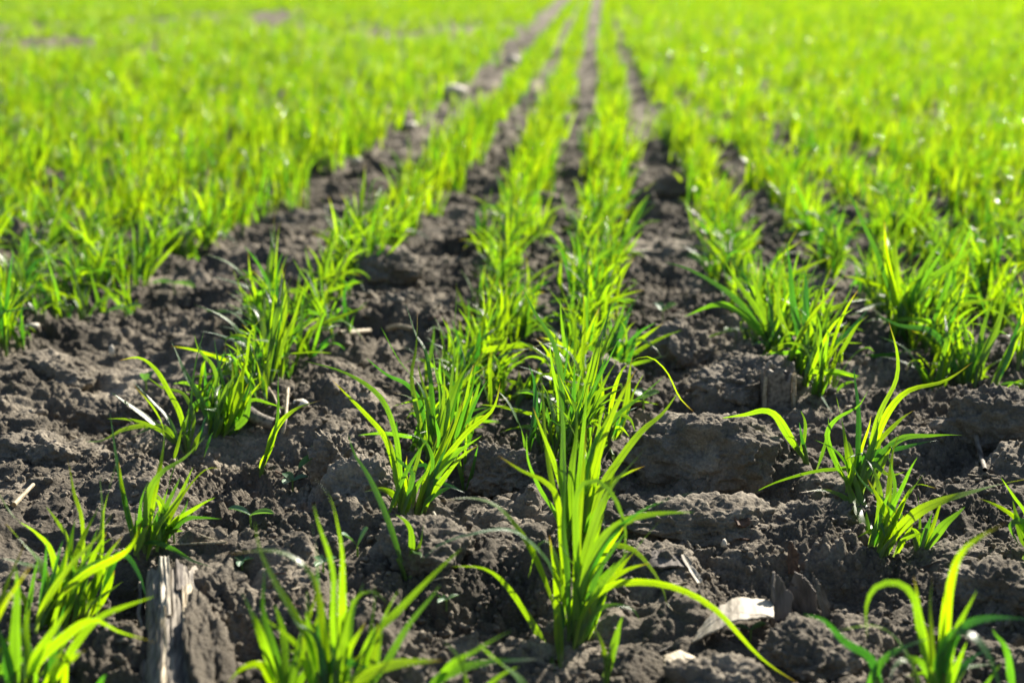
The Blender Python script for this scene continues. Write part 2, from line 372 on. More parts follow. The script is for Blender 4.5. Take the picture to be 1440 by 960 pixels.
clod(1215, 415, 90, 40, 'half-hidden clod among the dense plants right of the gap', 118, sink=0.35)
clod(60, 640, 130, 50, 'sunlit low clod in the bare track near the left edge', 119, depth=0.07, sink=0.45)
clod(150, 560, 110, 42, 'rough low clod left of the third wheat plant of the left row', 120, depth=0.06, sink=0.5)
clod(60, 525, 150, 42, 'wide flattened clod at the left edge of the bare track', 121, depth=0.08, sink=0.5)
clod(530, 398, 100, 36, 'blurred clod between the left row and the second row', 122, sink=0.4)
clod(560, 440, 90, 30, 'dark blurred lump in front of the clod between the two left rows', 123, sink=0.4)
clod(920, 800, 110, 36, 'cracked flake of soil right of the arching leaf of the middle clump', 124, depth=0.05, sink=0.4)
clod(1010, 950, 140, 60, 'dark clod in front of the pale dry husk at the bottom edge', 125, depth=0.05, sink=0.35)

# loose crumbs
def crumbs():
    V0, F0 = ICO2; n = 42000
    Vs = []; Fs = []
    # denser where the camera stands near
    yy = 0.6 * np.exp(rng.uniform(0, 1, n) * math.log(3.6 / 0.6)); xx = rng.uniform(-0.46, 0.46, n) * (yy + 0.35)
    zz = H(xx, yy)
    sel = vnoise(xx * 7, yy * 7, 301) + rng.uniform(-0.3, 0.3, n) > -0.15
    xx, yy, zz = xx[sel], yy[sel], zz[sel]; n = len(xx)
    s = 0.0007 + 0.0036 * rng.uniform(0, 1, n) ** 2.4 ; s *= np.clip(yy / 1.3, 0.8, 1.6)
    shapes = []
    for k in range(24):
        P = V0 + 0.0
        P = P * (1 + 0.55 * n3(V0, 1.3, 500 + k)[:, None] + 0.3 * n3(V0, 3.1, 600 + k)[:, None]) * rng.uniform(0.6, 1.15, 3)
        shapes.append(P)
    shapes = np.array(shapes)[rng.integers(0, 24, n)]
    a = rng.uniform(0, 6.28, n); c, si = np.cos(a), np.sin(a)
    X = shapes[:, :, 0] * c[:, None] - shapes[:, :, 1] * si[:, None]; Y = shapes[:, :, 0] * si[:, None] + shapes[:, :, 1] * c[:, None]
    V = np.stack([X * s[:, None] + xx[:, None], Y * s[:, None] + yy[:, None], shapes[:, :, 2] * s[:, None] + (zz + 0.35 * s)[:, None]], -1).reshape(-1, 3)
    F = (F0[None] + (np.arange(n) * len(V0))[:, None, None]).reshape(-1, 3)
    o = mesh_np('soil_crumbs', V, F, M_CLOD)
    tag(o, 'loose grey crumbs of soil strewn over the ground between the wheat rows', 'soil', kind='stuff')
crumbs()

# ---------------------------------------------------------------- leaves
def catmull(P, n):
    P = np.asarray(P, float)
    if len(P) == 2: P = np.array([P[0], (P[0] + P[1]) / 2, P[1]])
    A = np.vstack([2 * P[0] - P[1], P, 2 * P[-1] - P[-2]])
    seg = np.linalg.norm(np.diff(P, axis=0), axis=1); cum = np.concatenate([[0], np.cumsum(seg)]); L = cum[-1]
    out = []
    for s in np.linspace(0, L, n):
        i = min(max(np.searchsorted(cum, s, side='right') - 1, 0), len(seg) - 1); t = (s - cum[i]) / max(seg[i], 1e-9)
        p0, p1, p2, p3 = A[i], A[i + 1], A[i + 2], A[i + 3]
        out.append(0.5 * ((2 * p1) + (p2 - p0) * t + (2 * p0 - 5 * p1 + 4 * p2 - p3) * t * t + (3 * p1 - p0 - 3 * p2 + p3) * t ** 3))
    return np.array(out), L
def profile(s):
    return (0.42 + 0.58 * sstep(0.0, 0.38, s)) * np.clip(1 - s ** 2.7, 0, 1)
def ribbon(P, width, facing, roll=0.0, twist=0.0, fold=0.18, n=22):
    """a wheat leaf: V-folded ribbon of three strands (five rows across); returns V, F, uv"""
    C, L = catmull(P, n)
    s = np.linspace(0, 1, n); k0 = abs(hash((round(float(P[-1][0]), 5), round(float(P[-1][2]), 5)))) % 9973
    for ax in (0, 1, 2): C[:, ax] += 0.010 * L * s * np.sin(s * (5 + (k0 * (ax + 3)) % 7) + k0 * (ax + 1))
    T = np.gradient(C, axis=0); T /= np.linalg.norm(T, axis=1, keepdims=True) + 1e-12
    S = np.cross(T, np.asarray(facing, float)[None]); ln = np.linalg.norm(S, axis=1, keepdims=True)
    S = np.where(ln > 0.05, S / (ln + 1e-12), np.array([[1.0, 0, 0]]))
    for i in range(1, n):
        if S[i] @ S[i - 1] < 0: S[i] = -S[i]
    for _ in range(3): S[1:-1] = (S[:-2] + S[1:-1] * 2 + S[2:]) / 4
    S -= T * np.sum(S * T, axis=1, keepdims=True); S /= np.linalg.norm(S, axis=1, keepdims=True) + 1e-12
    B = np.cross(S, T)
    a = roll + twist * (s - 0.3)
    ca, sa = np.cos(a)[:, None], np.sin(a)[:, None]
    S2 = S * ca + B * sa; B2 = -S * sa + B * ca
    w = (profile(s) * width / 2 * (1 + 0.06 * np.sin(s * 17 + k0)))[:, None]
    f = fold * (1 - 0.5 * s)[:, None]
    rows = []
    us = [-1, -0.5, 0, 0.5, 1]
    for u in us:
        rows.append(C + S2 * w * u + B2 * w * f * abs(u) ** 1.2)
    V = np.stack(rows, 1).reshape(-1, 3); k = 5
    i = np.arange(n * k).reshape(n, k)
    F = np.stack([i[:-1, :-1], i[:-1, 1:], i[1:, 1:], i[1:, :-1]], -1).reshape(-1, 4)
    uv = np.stack([np.tile((np.array(us) + 1) / 2, n), np.repeat(s, k)], -1)
    return V, F, uv
def tube(P, r0, r1, n=7, k=7, rnd=0.5):
    C, L = catmull(P, n); T = np.gradient(C, axis=0); T /= np.linalg.norm(T, axis=1, keepdims=True) + 1e-12
    S = np.cross(T, np.array([[0.0, 1, 0.2]])); S /= np.linalg.norm(S, axis=1, keepdims=True) + 1e-9; B = np.cross(T, S)
    a = np.linspace(0, 2 * np.pi, k, endpoint=False); r = np.linspace(r0, r1, n)[:, None, None]
    V = (C[:, None] + r * (np.cos(a)[None, :, None] * S[:, None] + np.sin(a)[None, :, None] * B[:, None])).reshape(-1, 3)
    i = np.arange(n * k).reshape(n, k); j = np.roll(i, -1, axis=1)
    F = np.stack([i[:-1], j[:-1], j[1:], i[1:]], -1).reshape(-1, 4)
    uv = np.stack([np.tile(np.linspace(0, 1, k), n), np.repeat(np.linspace(0.0, 0.5, n), k)], -1)
    return V, F, uv
def merge(parts):
    Vs, Fs, U, Rn = [], [], [], []; off = 0
    for V, F, uv, r in parts:
        Vs.append(V); Fs.append(F + off); U.append(uv); Rn.append(np.full(len(V), r)); off += len(V)
    return np.vstack(Vs), np.vstack(Fs), np.vstack(U), np.concatenate(Rn)

# ------------------------------------------------------------ procedural wheat leaves (local space, base at origin)
def wild_leaf(r, length, az, lean, droop, base=(0, 0)):
    """points of an upright leaf that leans to azimuth az and lets its tip arch over"""
    n = 6; p = np.array([base[0], base[1], 0.0]); pts = [p.copy()]
    ang = lean * 0.4
    kink = r.randint(2, 5) if r.random() < 0.28 else 99; kb = r.uniform(0.5, 1.5)
    for i in range(n):
        if i == kink: ang += kb
        ang2 = ang + droop * (i / n) ** 1.8 + lean * 0.6 * (i / n)
        st = length / n
        p = p + np.array([math.cos(az) * math.sin(ang2), math.sin(az) * math.sin(ang2), math.cos(ang2)]) * st
        pts.append(p.copy())
    pass
    return np.array(pts)
def wild_plant(seed, big=1.0, nleaf=None, spread=0.008, bias=0.25):
    """list of leaves and stems of one tuft, in local space"""
    r = random.Random(seed); out = []; stems = []
    nl = nleaf or r.randint(13, 18); ns = max(3, nl // 3)
    cents = [(r.gauss(0, spread), r.gauss(0, spread * 2.0)) for _ in range(ns)]
    for i in range(nl):
        b = cents[i % ns]
        az = r.uniform(0, 2 * math.pi); lean = abs(r.gauss(0.15, 0.32)); droop = r.choice([0.1, 0.2, 0.4, 0.7, 1.2, 2.2]) * r.uniform(0.6, 1.1)
        L = r.uniform(0.045, 0.112) * big
        if i % 6 == 0: az = r.uniform(0, 2 * math.pi); lean = r.uniform(0.6, 1.1); L *= 0.75
        P = wild_leaf(r, L, az, lean, droop, b)
        P[:, 0] += bias * P[:, 2] ** 1.2; P[:, 2] -= 0.004
        P[:, 2] = np.maximum(P[:, 2], -0.004)
        f = np.array([math.cos(az + r.gauss(0, 0.9)), math.sin(az + r.gauss(0, 0.9)), 0.45])
        out.append((P, r.uniform(0.0034, 0.0064) * big, f, r.gauss(0, 0.4), r.gauss(0, 1.3), r.random()))
    for b in cents:
        stems.append((np.array([[b[0], b[1], -0.006], [b[0] + 0.001, b[1], 0.010], [b[0] + 0.003, b[1], 0.022]]), 0.0018, 0.0013))
    return out, stems

PLANT_N = [0]
def add_parts(root, leaves, stems, n=20):
    for P, w, f, ro, tw, rd in leaves:
        V, F, uv = ribbon(P, w, f, ro, tw, n=n)
        mesh_np('leaf', V, F, M_LEAF, uv, np.full(len(V), rd), parent=root)
    if stems:
        for P, a, b in stems:
            V, F, uv = tube(P, a, b); mesh_np('stem', V, F, M_STEM, uv, np.full(len(V), random.random()), parent=root)

# ------------------------------------------------------------ traced foreground plants
def traced(label, base, blades, fill=0, seed=0, height=150, group='young wheat plants in the foreground', bases=None, fan=0.5):
    """base pixel where the tuft leaves the soil; every blade a polyline of pixels tip first, then its width in pixels and depth lean"""
    r = random.Random(seed * 13 + 5)
    bx, by, bz = ground_hit(*base) if base[1] <= 975 else (*flat(*base), 0.0)
    if base[1] > 975: bz = Hs(bx, by)
    root = empty('young_wheat_plant', (bx, by, bz)); O = np.array([bx, by, bz])
    tag(root, label, 'wheat plant', group)
    leaves = []; stems = []
    cam_p = np.array([0, 0, CAM_H])
    for bl in blades:
        pts, w = bl[0], bl[1]; lean = bl[2] if len(bl) > 2 else r.uniform(-0.035, 0.03)
        pts = pts[::-1]                                   # base first
        fb = pts[0]
        g = ground_hit(*fb) if fb[1] <= 975 else (*flat(*fb), None)
        starts_low = abs(g[1] - by) < 0.045
        y0 = g[1] if starts_low else by
        n = len(pts); P = []
        for i, (px, py) in enumerate(pts):
            f = i / (n - 1); d = ray(px, py)
            yy = y0 + lean * f ** 1.3
            t = yy / d.y; p = np.array([d.x * t, yy, CAM_H + d.z * t])
            for _ in range(40):
                hz = Hs(p[0], p[1]) + (0.004 if i else -0.004)
                if p[2] >= hz: break
                t -= 0.004; p = np.array([d.x * t, d.y * t, CAM_H + d.z * t])
            P.append(p)
        P = np.array(P)
        if i: pass
        wm = w / FPX * P[:, 1].mean()
        C = P.mean(0) - cam_p; C = C / np.linalg.norm(C)
        f = -C + np.array([r.gauss(0, 0.25), 0, r.gauss(0.15, 0.25)])
        leaves.append((P - O, wm * 1.02, f, r.gauss(0, 0.45), r.gauss(0, 1.4), r.random()))
        if starts_low:
            b0 = P[0] - O; d1 = (P[1] - P[0]); d1 = d1 / np.linalg.norm(d1)
            if len(stems) < 5: stems.append((np.array([b0 - [0, 0, 0.005], b0 + d1 * 0.009, b0 + d1 * 0.02]), 0.0018, 0.0012))
    sc = by / FPX
    bs = bases or [base]
    for i in range(int(fill * 2.6) + 2):
        b = bs[i % len(bs)]; q = ground_hit(*b) if b[1] <= 975 else (*flat(*b), bz)
        off = np.array(q) - O
        az = r.uniform(0, 6.28); L = height * sc * r.uniform(0.3, 1.0); lean = abs(r.gauss(0.12, 0.22)) * fan * 2
        P = wild_leaf(r, L, az, lean, r.choice([0.1, 0.2, 0.5, 1.2]), (off[0] + r.gauss(0, 0.006), off[1] + r.gauss(0, 0.008)))
        P[:, 2] += off[2]; P[:, 0] += 0.3 * (P[:, 2] - off[2])
        leaves.append((P, r.uniform(0.0030, 0.0062), np.array([r.gauss(0, 0.6), -1, 0.4]), r.gauss(0, .3), r.gauss(0, 0.9), r.random()))
    add_parts(root, leaves, stems)
    return root
#TRACED#
traced('tall dense wheat clump in the middle of the foreground with many upright yellow-green leaves', (803, 905), [
 ([(775, 752), (779, 790), (783, 850), (787, 905), (789, 955)], 15, -0.01),
 ([(980, 722), (930, 720), (885, 728), (848, 755), (824, 800), (812, 850), (808, 908)], 17, -0.02),
 ([(990, 688), (940, 701), (895, 722), (855, 757), (828, 810), (812, 890)], 11, -0.07),
 ([(913, 620), (885, 658), (856, 695), (833, 745), (815, 810), (805, 895)], 17, 0.02),
 ([(872, 792), (879, 745), (868, 702), (848, 676), (825, 676), (812, 700), (810, 760), (812, 900)], 11, -0.03),
 ([(697, 637), (730, 663), (772, 684), (788, 720), (797, 860)], 11, -0.01),
 ([(605, 707), (655, 703), (697, 711), (730, 742), (757, 792), (785, 870)], 11, -0.03),
 ([(593, 795), (622, 766), (668, 748), (710, 742), (742, 757), (775, 800), (792, 880)], 14, -0.05),
 ([(637, 795), (668, 795), (693, 806), (722, 838), (755, 885), (786, 952)], 14, -0.02),
 ([(1122, 958), (1073, 924), (1012, 862), (955, 830), (902, 818), (855, 824), (822, 858), (806, 915)], 11, -0.03),
 ([(958, 863), (940, 848), (932, 820), (912, 793), (886, 772), (852, 768), (825, 785), (810, 860)], 9, -0.01),
 ([(902, 872), (892, 856), (872, 850), (845, 855), (822, 880), (812, 912)], 10, 0.0),
 ([(872, 640), (858, 690), (842, 745), (828, 800), (812, 895)], 12, 0.0),
 ([(790, 590), (796, 660), (792, 740), (798, 820), (800, 900)], 11, 0.02),
 ([(825, 600), (818, 660), (812, 740), (812, 800), (806, 890)], 13, 0.02),
 ([(868, 810), (850, 790), (835, 800), (822, 840), (812, 905)], 10, -0.02),
 ([(884, 775), (862, 800), (842, 830), (826, 868), (814, 910)], 13, -0.02),
 ([(880, 742), (860, 775), (838, 815), (822, 860), (812, 908)], 12, 0.0),
 ([(742, 815), (752, 775), (770, 760), (785, 790), (796, 880)], 8, 0.0),
], fill=9, seed=1, height=200, bases=[(800, 900), (818, 905), (806, 870)])
traced('upright wheat clump close behind the tall middle one, broad tips leaning to the upper right', (806, 775), [
 ([(958, 548), (932, 580), (900, 607), (868, 650), (842, 695), (818, 772)], 13, 0.02),
 ([(903, 497), (872, 556), (842, 618), (822, 690), (810, 775)], 15, 0.02),
 ([(893, 520), (866, 575), (842, 640), (824, 710), (812, 775)], 12, 0.0),
 ([(935, 528), (895, 558), (862, 585), (833, 632), (818, 700), (808, 775)], 10, 0.03),
 ([(757, 512), (764, 575), (772, 650), (782, 710), (798, 770)], 10, 0.02),
 ([(748, 570), (762, 610), (780, 655), (795, 705), (802, 772)], 10, 0.01),
 ([(812, 560), (808, 620), (804, 700), (803, 775)], 13, 0.02),
 ([(845, 570), (838, 630), (826, 700), (808, 775)], 12, 0.02),
 ([(785, 540), (790, 600), (794, 690), (800, 775)], 11, 0.02),
 ([(825, 530), (822, 600), (814, 690), (806, 775)], 9, 0.03),
 ([(740, 605), (745, 650), (760, 690), (780, 720), (798, 772)], 7, 0.0),
 ([(866, 690), (850, 705), (830, 735), (812, 776)], 11, -0.01)], fill=6, seed=31, height=170, bases=[(800, 772), (812, 778), (806, 740)])
traced('bare-footed wheat seedling, single broad blade at the bottom edge right of the tall middle clump', (853, 958), [
 ([(877, 866), (866, 895), (858, 930), (853, 962)], 15, -0.01), ([(835, 880), (845, 900), (852, 930), (853, 960)], 9, 0.0)], seed=2)
traced('sunlit wheat clump in the second row with leaves sweeping up to the right', (578, 722), [
 ([(430, 503), (483, 523), (533, 560), (556, 610), (564, 665), (567, 722)], 9, 0.03),
 ([(465, 533), (510, 578), (543, 617), (556, 660), (563, 720)], 10, 0.01),
 ([(703, 533), (690, 577), (655, 610), (618, 655), (595, 690), (583, 720)], 10, 0.02),
 ([(677, 610), (640, 640), (608, 680), (585, 722)], 10, 0.0),
 ([(675, 627), (645, 645), (622, 675), (600, 705), (588, 722)], 9, -0.02),
 ([(557, 590), (560, 640), (564, 690), (567, 722)], 12, 0.02),
 ([(548, 615), (556, 660), (565, 722)], 10, 0.0),
 ([(572, 640), (571, 680), (570, 724)], 11, 0.0),
 ([(640, 585), (622, 625), (604, 665), (590, 700), (582, 722)], 10, 0.03),
 ([(655, 560), (635, 610), (612, 655), (595, 700), (586, 722)], 9, 0.04),
 ([(563, 613), (582, 611), (600, 622), (608, 650), (600, 690), (590, 720)], 7, -0.01),
 ([(610, 655), (605, 690), (597, 722)], 9, -0.01),
], fill=6, seed=3, height=130, bases=[(566, 722), (588, 720)])
traced('wheat clump just behind the sweeping one in the second row, with short tips pointing up', (620, 660), [
 ([(515, 503), (545, 528), (572, 541), (592, 570), (602, 640)], 8, 0.02),
 ([(533, 457), (565, 510), (592, 548), (605, 600), (610, 655)], 9, 0.03),
 ([(567, 427), (583, 467), (600, 493), (607, 560), (612, 650)], 8, 0.04),
 ([(587, 437), (583, 490), (579, 530), (590, 590), (608, 655)], 8, 0.04),
 ([(608, 467), (613, 517), (620, 560), (620, 655)], 10, 0.03),
 ([(667, 503), (647, 530), (632, 565), (622, 610), (618, 658)], 13, 0.0),
 ([(620, 443), (640, 487), (634, 540), (626, 600), (622, 655)], 9, 0.05),
 ([(640, 470), (652, 510), (640, 560), (628, 620), (622, 656)], 9, 0.05),
 ([(588, 510), (600, 560), (612, 610), (616, 658)], 9, 0.02),
 ([(655, 600), (655, 640), (650, 688)], 6, 0.0), ([(672, 625), (665, 660), (655, 692)], 6, 0.0), ([(640, 610), (646, 650), (652, 690)], 7, 0.0),
], fill=10, seed=4, height=150, bases=[(610, 650), (630, 655), (640, 640)])
traced('long slanting single-leaf wheat plant in front of the second row, over the dark clods', (572, 806), [
 ([(488, 612), (500, 640), (520, 670), (543, 727), (560, 775), (569, 808)], 11, 0.01),
 ([(597, 725), (592, 760), (583, 785), (576, 806)], 9, 0.0),
 ([(560, 790), (566, 800), (572, 812)], 5, 0.0)], seed=5)
traced('wheat clump with leaves crossing sideways between the second row and the tall middle clump', (700, 560), [
 ([(753, 487), (720, 495), (688, 512), (668, 532), (690, 560)], 8, 0.01),
 ([(755, 490), (725, 505), (700, 520), (690, 545)], 7, 0.0),
 ([(640, 568), (660, 558), (700, 560), (745, 556), (770, 545)], 8, -0.01),
 ([(705, 520), (715, 535), (745, 545), (775, 560)], 8, 0.0),
 ([(730, 612), (726, 575), (735, 555), (755, 550)], 8, -0.02),
 ([(740, 650), (738, 615), (728, 590), (728, 555)], 7, -0.03),
 ([(660, 502), (680, 520), (690, 550)], 7, 0.0)], fill=8, seed=6, height=90, fan=1.2, bases=[(700, 560), (745, 560), (690, 545)])
traced('slender wheat plant behind the tall middle clump with one very long leaf reaching up left', (800, 640), [
 ([(728, 400), (752, 440), (774, 468), (786, 503), (790, 560), (795, 640)], 9, 0.02),
 ([(772, 480), (782, 540), (790, 600), (797, 645)], 9, 0.02),
 ([(810, 500), (806, 560), (800, 640)], 9, 0.03),
 ([(830, 540), (820, 580), (806, 640)], 8, 0.0),
 ([(760, 580), (775, 570), (800, 565), (815, 580), (812, 640)], 9, 0.0)], fill=8, seed=7, height=150)
traced('curly bent wheat tuft tucked under the sunlit clod right of the tall middle clump', (855, 625), [
 ([(893, 607), (885, 588), (868, 582), (852, 592), (848, 622)], 8, -0.01),
 ([(886, 615), (873, 600), (860, 605), (852, 625)], 7, -0.01),
 ([(973, 580), (953, 560), (935, 522), (910, 502), (880, 515), (862, 560), (855, 620)], 9, 0.0),
 ([(870, 660), (862, 640), (856, 628)], 6, -0.02)], fill=4, seed=8, height=70, fan=1.2)
traced('open wheat plant behind the middle clump with wide leaves bending to the right', (858, 522), [
 ([(900, 413), (884, 445), (868, 480), (860, 520)], 11, 0.01),
 ([(933, 453), (900, 478), (875, 497), (862, 520)], 10, 0.0),
 ([(960, 465), (925, 478), (890, 498), (866, 520)], 8, 0.0),
 ([(940, 500), (905, 508), (880, 515), (862, 522)], 6, -0.02),
 ([(855, 495), (868, 478), (880, 490), (882, 510)], 6, -0.01)], fill=7, seed=9, height=110, fan=0.9)
traced('blurred wheat clump cut by the bottom edge, left of the tall middle clump', (455, 985), [
 ([(318, 775), (375, 772), (415, 788), (442, 820), (455, 880), (462, 985)], 11, 0.01),
 ([(359, 730), (367, 772), (388, 822), (412, 862), (440, 910), (455, 985)], 14, 0.0),
 ([(436, 725), (443, 773), (449, 827), (453, 880), (457, 985)], 11, 0.02),
 ([(443, 708), (452, 745), (465, 795), (470, 850), (470, 985)], 12, 0.02),
 ([(437, 668), (462, 702), (474, 735), (484, 780), (483, 840), (478, 985)], 17, 0.03),
 ([(340, 828), (357, 870), (378, 925), (400, 985)], 15, -0.02),
 ([(369, 795), (371, 857), (387, 923), (402, 985)], 13, 0.0),
 ([(388, 850), (398, 893), (403, 985)], 15, -0.01),
 ([(653, 768), (606, 812), (556, 862), (520, 900), (492, 985)], 16, 0.02),
 ([(622, 820), (585, 862), (553, 917), (505, 985)], 12, 0.0),
 ([(510, 818), (497, 855), (491, 920), (485, 985)], 10, 0.02),
 ([(543, 850), (523, 831), (502, 838), (490, 873), (482, 985)], 8, 0.01),
 ([(315, 967), (343, 937), (372, 938), (390, 985)], 15, -0.02),
 ([(410, 873), (447, 902), (460, 985)], 13, -0.02),
 ([(371, 868), (420, 911), (442, 985)], 11, -0.01),
 ([(533, 873), (524, 935), (513, 985)], 14, -0.01),
 ([(453, 830), (458, 900), (462, 985)], 14, 0.0),
 ([(490, 860), (480, 920), (472, 985)], 16, -0.02),
 ([(430, 830), (436, 900), (448, 985)], 13, 0.0),
], fill=10, seed=10, height=210, bases=[(440, 985), (480, 985), (400, 985), (505, 985)])
traced('out-of-focus wheat tuft at the bottom edge with leaf tips touching, between two clumps', (640, 1010), [
 ([(622, 925), (580, 930), (530, 942), (490, 965), (475, 1010)], 22, -0.03),
 ([(722, 887), (672, 912), (625, 945), (600, 1010)], 13, -0.03),
 ([(672, 905), (700, 930), (735, 962), (755, 1010)], 19, -0.03),
 ([(757, 927), (700, 930), (650, 938), (610, 960), (590, 1010)], 16, -0.02),
 ([(625, 900), (650, 940), (665, 1010)], 10, -0.03)], seed=11)
traced('large soft-focus wheat clump in the bottom left corner with broad dark and bright leaves', (75, 880), [
 ([(-2, 690), (20, 727), (50, 747), (75, 778), (83, 870)], 12, 0.03),
 ([(6, 735), (33, 763), (60, 800), (72, 880)], 13, 0.01),
 ([(0, 783), (30, 792), (60, 808), (75, 880)], 13, 0.0),
 ([(92, 647), (103, 690), (116, 725), (118, 780), (112, 860)], 9, 0.04),
 ([(63, 710), (82, 735), (98, 765), (104, 850)], 11, 0.03),
 ([(140, 705), (116, 755), (98, 820), (92, 885)], 15, 0.02),
 ([(163, 708), (138, 755), (100, 795), (60, 855), (50, 890)], 16, -0.01),
 ([(163, 645), (148, 707), (143, 773), (125, 870)], 9, 0.04),
 ([(197, 730), (178, 770), (120, 808), (75, 850), (60, 885)], 15, -0.02),
 ([(106, 728), (100, 780), (98, 870)], 11, 0.01),
 ([(170, 755), (150, 800), (115, 870)], 12, 0.0),
 ([(162, 800), (145, 840), (120, 872)], 13, -0.01),
 ([(143, 668), (142, 720), (138, 790), (120, 870)], 9, 0.02),
 ([(203, 838), (196, 808), (180, 782), (160, 790), (135, 868)], 12, -0.02),
], fill=14, seed=12, height=170, bases=[(80, 880), (110, 868), (60, 885)])
traced('nearest wheat tuft in the bottom left corner, one leaf folded over to the right', (45, 985), [
 ([(20, 795), (24, 850), (22, 920), (22, 985)], 19, 0.0),
 ([(103, 848), (76, 885), (50, 930), (38, 985)], 19, 0.0),
 ([(223, 905), (172, 889), (130, 869), (90, 895), (48, 938), (38, 985)], 17, -0.02),
 ([(217, 839), (172, 854), (138, 870), (100, 915), (70, 985)], 13, 0.01),
 ([(120, 915), (84, 940), (52, 985)], 19, -0.03),
 ([(42, 922), (8, 938), (-20, 960)], 20, -0.03),
 ([(0, 880), (10, 920), (15, 985)], 18, -0.01),
 ([(40, 850), (36, 910), (32, 985)], 16, 0.0),
 ([(150, 945), (144, 960), (135, 985)], 20, -0.02)], fill=5, seed=13, height=180)
traced('wheat plant above the pale broken stalk, leaves fanning to the right over the soil', (212, 770), [
 ([(153, 577), (161, 635), (171, 683), (183, 740), (194, 780)], 9, 0.01),
 ([(187, 537), (214, 574), (230, 607), (228, 645), (216, 700), (206, 775)], 9, 0.03),
 ([(290, 610), (260, 643), (228, 664), (208, 700), (201, 775)], 12, 0.0),
 ([(313, 660), (287, 660), (262, 688), (235, 735), (220, 772)], 9, 0.0),
 ([(303, 700), (277, 713), (247, 732), (222, 768)], 11, -0.01),
 ([(313, 729), (285, 727), (257, 732), (225, 768)], 9, -0.01),
 ([(270, 658), (252, 700), (222, 740), (206, 788)], 13, 0.02),
 ([(213, 665), (199, 705), (196, 770)], 9, 0.02),
 ([(297, 797), (270, 788), (240, 770), (215, 762), (192, 768)], 8, -0.02),
 ([(250, 640), (236, 690), (220, 730), (208, 770)], 10, 0.02),
 ([(265, 700), (262, 712), (250, 730), (230, 760)], 6, 0.0),
 ([(166, 648), (172, 690), (184, 735), (194, 775)], 10, 0.0),
], fill=10, seed=14, height=130, bases=[(205, 770), (218, 768)])
traced('wheat clump of the left row with a yellow-tipped blade and low leaves trailing left', (308, 612), [
 ([(240, 480), (258, 520), (280, 557), (300, 612)], 10, 0.01),
 ([(302, 557), (282, 562), (266, 582), (262, 636)], 10, -0.01),
 ([(347, 480), (335, 523), (315, 555), (306, 608)], 13, 0.01),
 ([(377, 438), (354, 467), (343, 517), (322, 570), (312, 608)], 8, 0.03),
 ([(273, 468), (281, 492), (303, 525), (308, 605)], 8, 0.03),
 ([(353, 543), (347, 585), (322, 606), (312, 612)], 12, -0.02),
 ([(400, 574), (378, 566), (353, 563), (330, 590), (316, 610)], 7, 0.0),
 ([(345, 500), (338, 550), (325, 590), (312, 612)], 12, 0.0),
 ([(320, 540), (316, 570), (308, 612)], 13, -0.01),
 ([(336, 520), (340, 560), (328, 600), (316, 612)], 12, 0.0)], fill=9, seed=15, height=110, bases=[(305, 612), (325, 608)])
traced('straggling wheat plant left of the yellow-tipped clump, its pale leaves spread flat to the left', (262, 640), [
 ([(168, 508), (195, 502), (217, 518), (237, 550), (255, 585), (262, 636)], 9, 0.02),
 ([(155, 550), (187, 573), (213, 593), (240, 617), (260, 640)], 10, 0.0),
 ([(97, 620), (143, 618), (175, 604), (217, 599), (245, 612), (260, 638)], 8, 0.02),
 ([(178, 621), (205, 604), (232, 602), (258, 636)], 9, -0.01),
 ([(207, 530), (230, 546), (258, 553), (272, 590), (264, 636)], 7, 0.02),
 ([(287, 460), (274, 513), (268, 575), (264, 638)], 7, 0.03),
 ([(150, 590), (180, 590), (210, 596), (240, 615), (258, 638)], 7, -0.01),
 ([(185, 535), (212, 562), (238, 590), (258, 640)], 6, 0.02)], fill=3, seed=16, height=80)
traced('lone pair of wheat leaves on bare soil right of the left row', (364, 668), [
 ([(393, 525), (391, 570), (386, 610), (374, 640), (364, 670)], 6, 0.0),
 ([(451, 563), (415, 576), (390, 600), (378, 632), (365, 670)], 11, 0.0)], seed=17)
traced('spreading wheat plant right of the largest clod with one long leaf drooping far left', (1205, 690), [
 ([(1143, 618), (1175, 636), (1205, 678), (1222, 735), (1230, 772)], 9, 0.0),
 ([(1123, 691), (1158, 688), (1190, 702), (1212, 735), (1226, 772)], 12, -0.01),
 ([(1047, 696), (1085, 677), (1127, 667), (1170, 662), (1200, 668), (1222, 760)], 10, 0.0),
 ([(1203, 517), (1206, 567), (1206, 633), (1205, 690)], 11, 0.01),
 ([(1177, 555), (1183, 590), (1191, 640), (1202, 690)], 10, 0.02),
 ([(1252, 453), (1262, 495), (1259, 533), (1239, 578), (1223, 635), (1210, 692)], 9, 0.02),
 ([(1367, 508), (1325, 534), (1280, 548), (1250, 580), (1227, 630), (1212, 692)], 11, 0.01),
 ([(1357, 613), (1310, 612), (1268, 615), (1240, 645), (1222, 690)], 11, 0.0),
 ([(1320, 620), (1262, 630), (1215, 645), (1205, 680)], 10, -0.01),
 ([(1273, 663), (1248, 666), (1225, 650), (1212, 660), (1208, 692)], 9, -0.02),
 ([(1220, 550), (1207, 570), (1178, 587), (1163, 615), (1180, 660), (1202, 690)], 9, 0.0),
 ([(1177, 650), (1192, 680), (1207, 720), (1228, 774)], 13, -0.01),
 ([(1195, 640), (1205, 690), (1218, 730), (1230, 772)], 11, 0.0),
 ([(1225, 640), (1212, 700), (1222, 740), (1232, 773)], 11, 0.0)], fill=9, seed=18, height=140, bases=[(1205, 692), (1228, 770)])
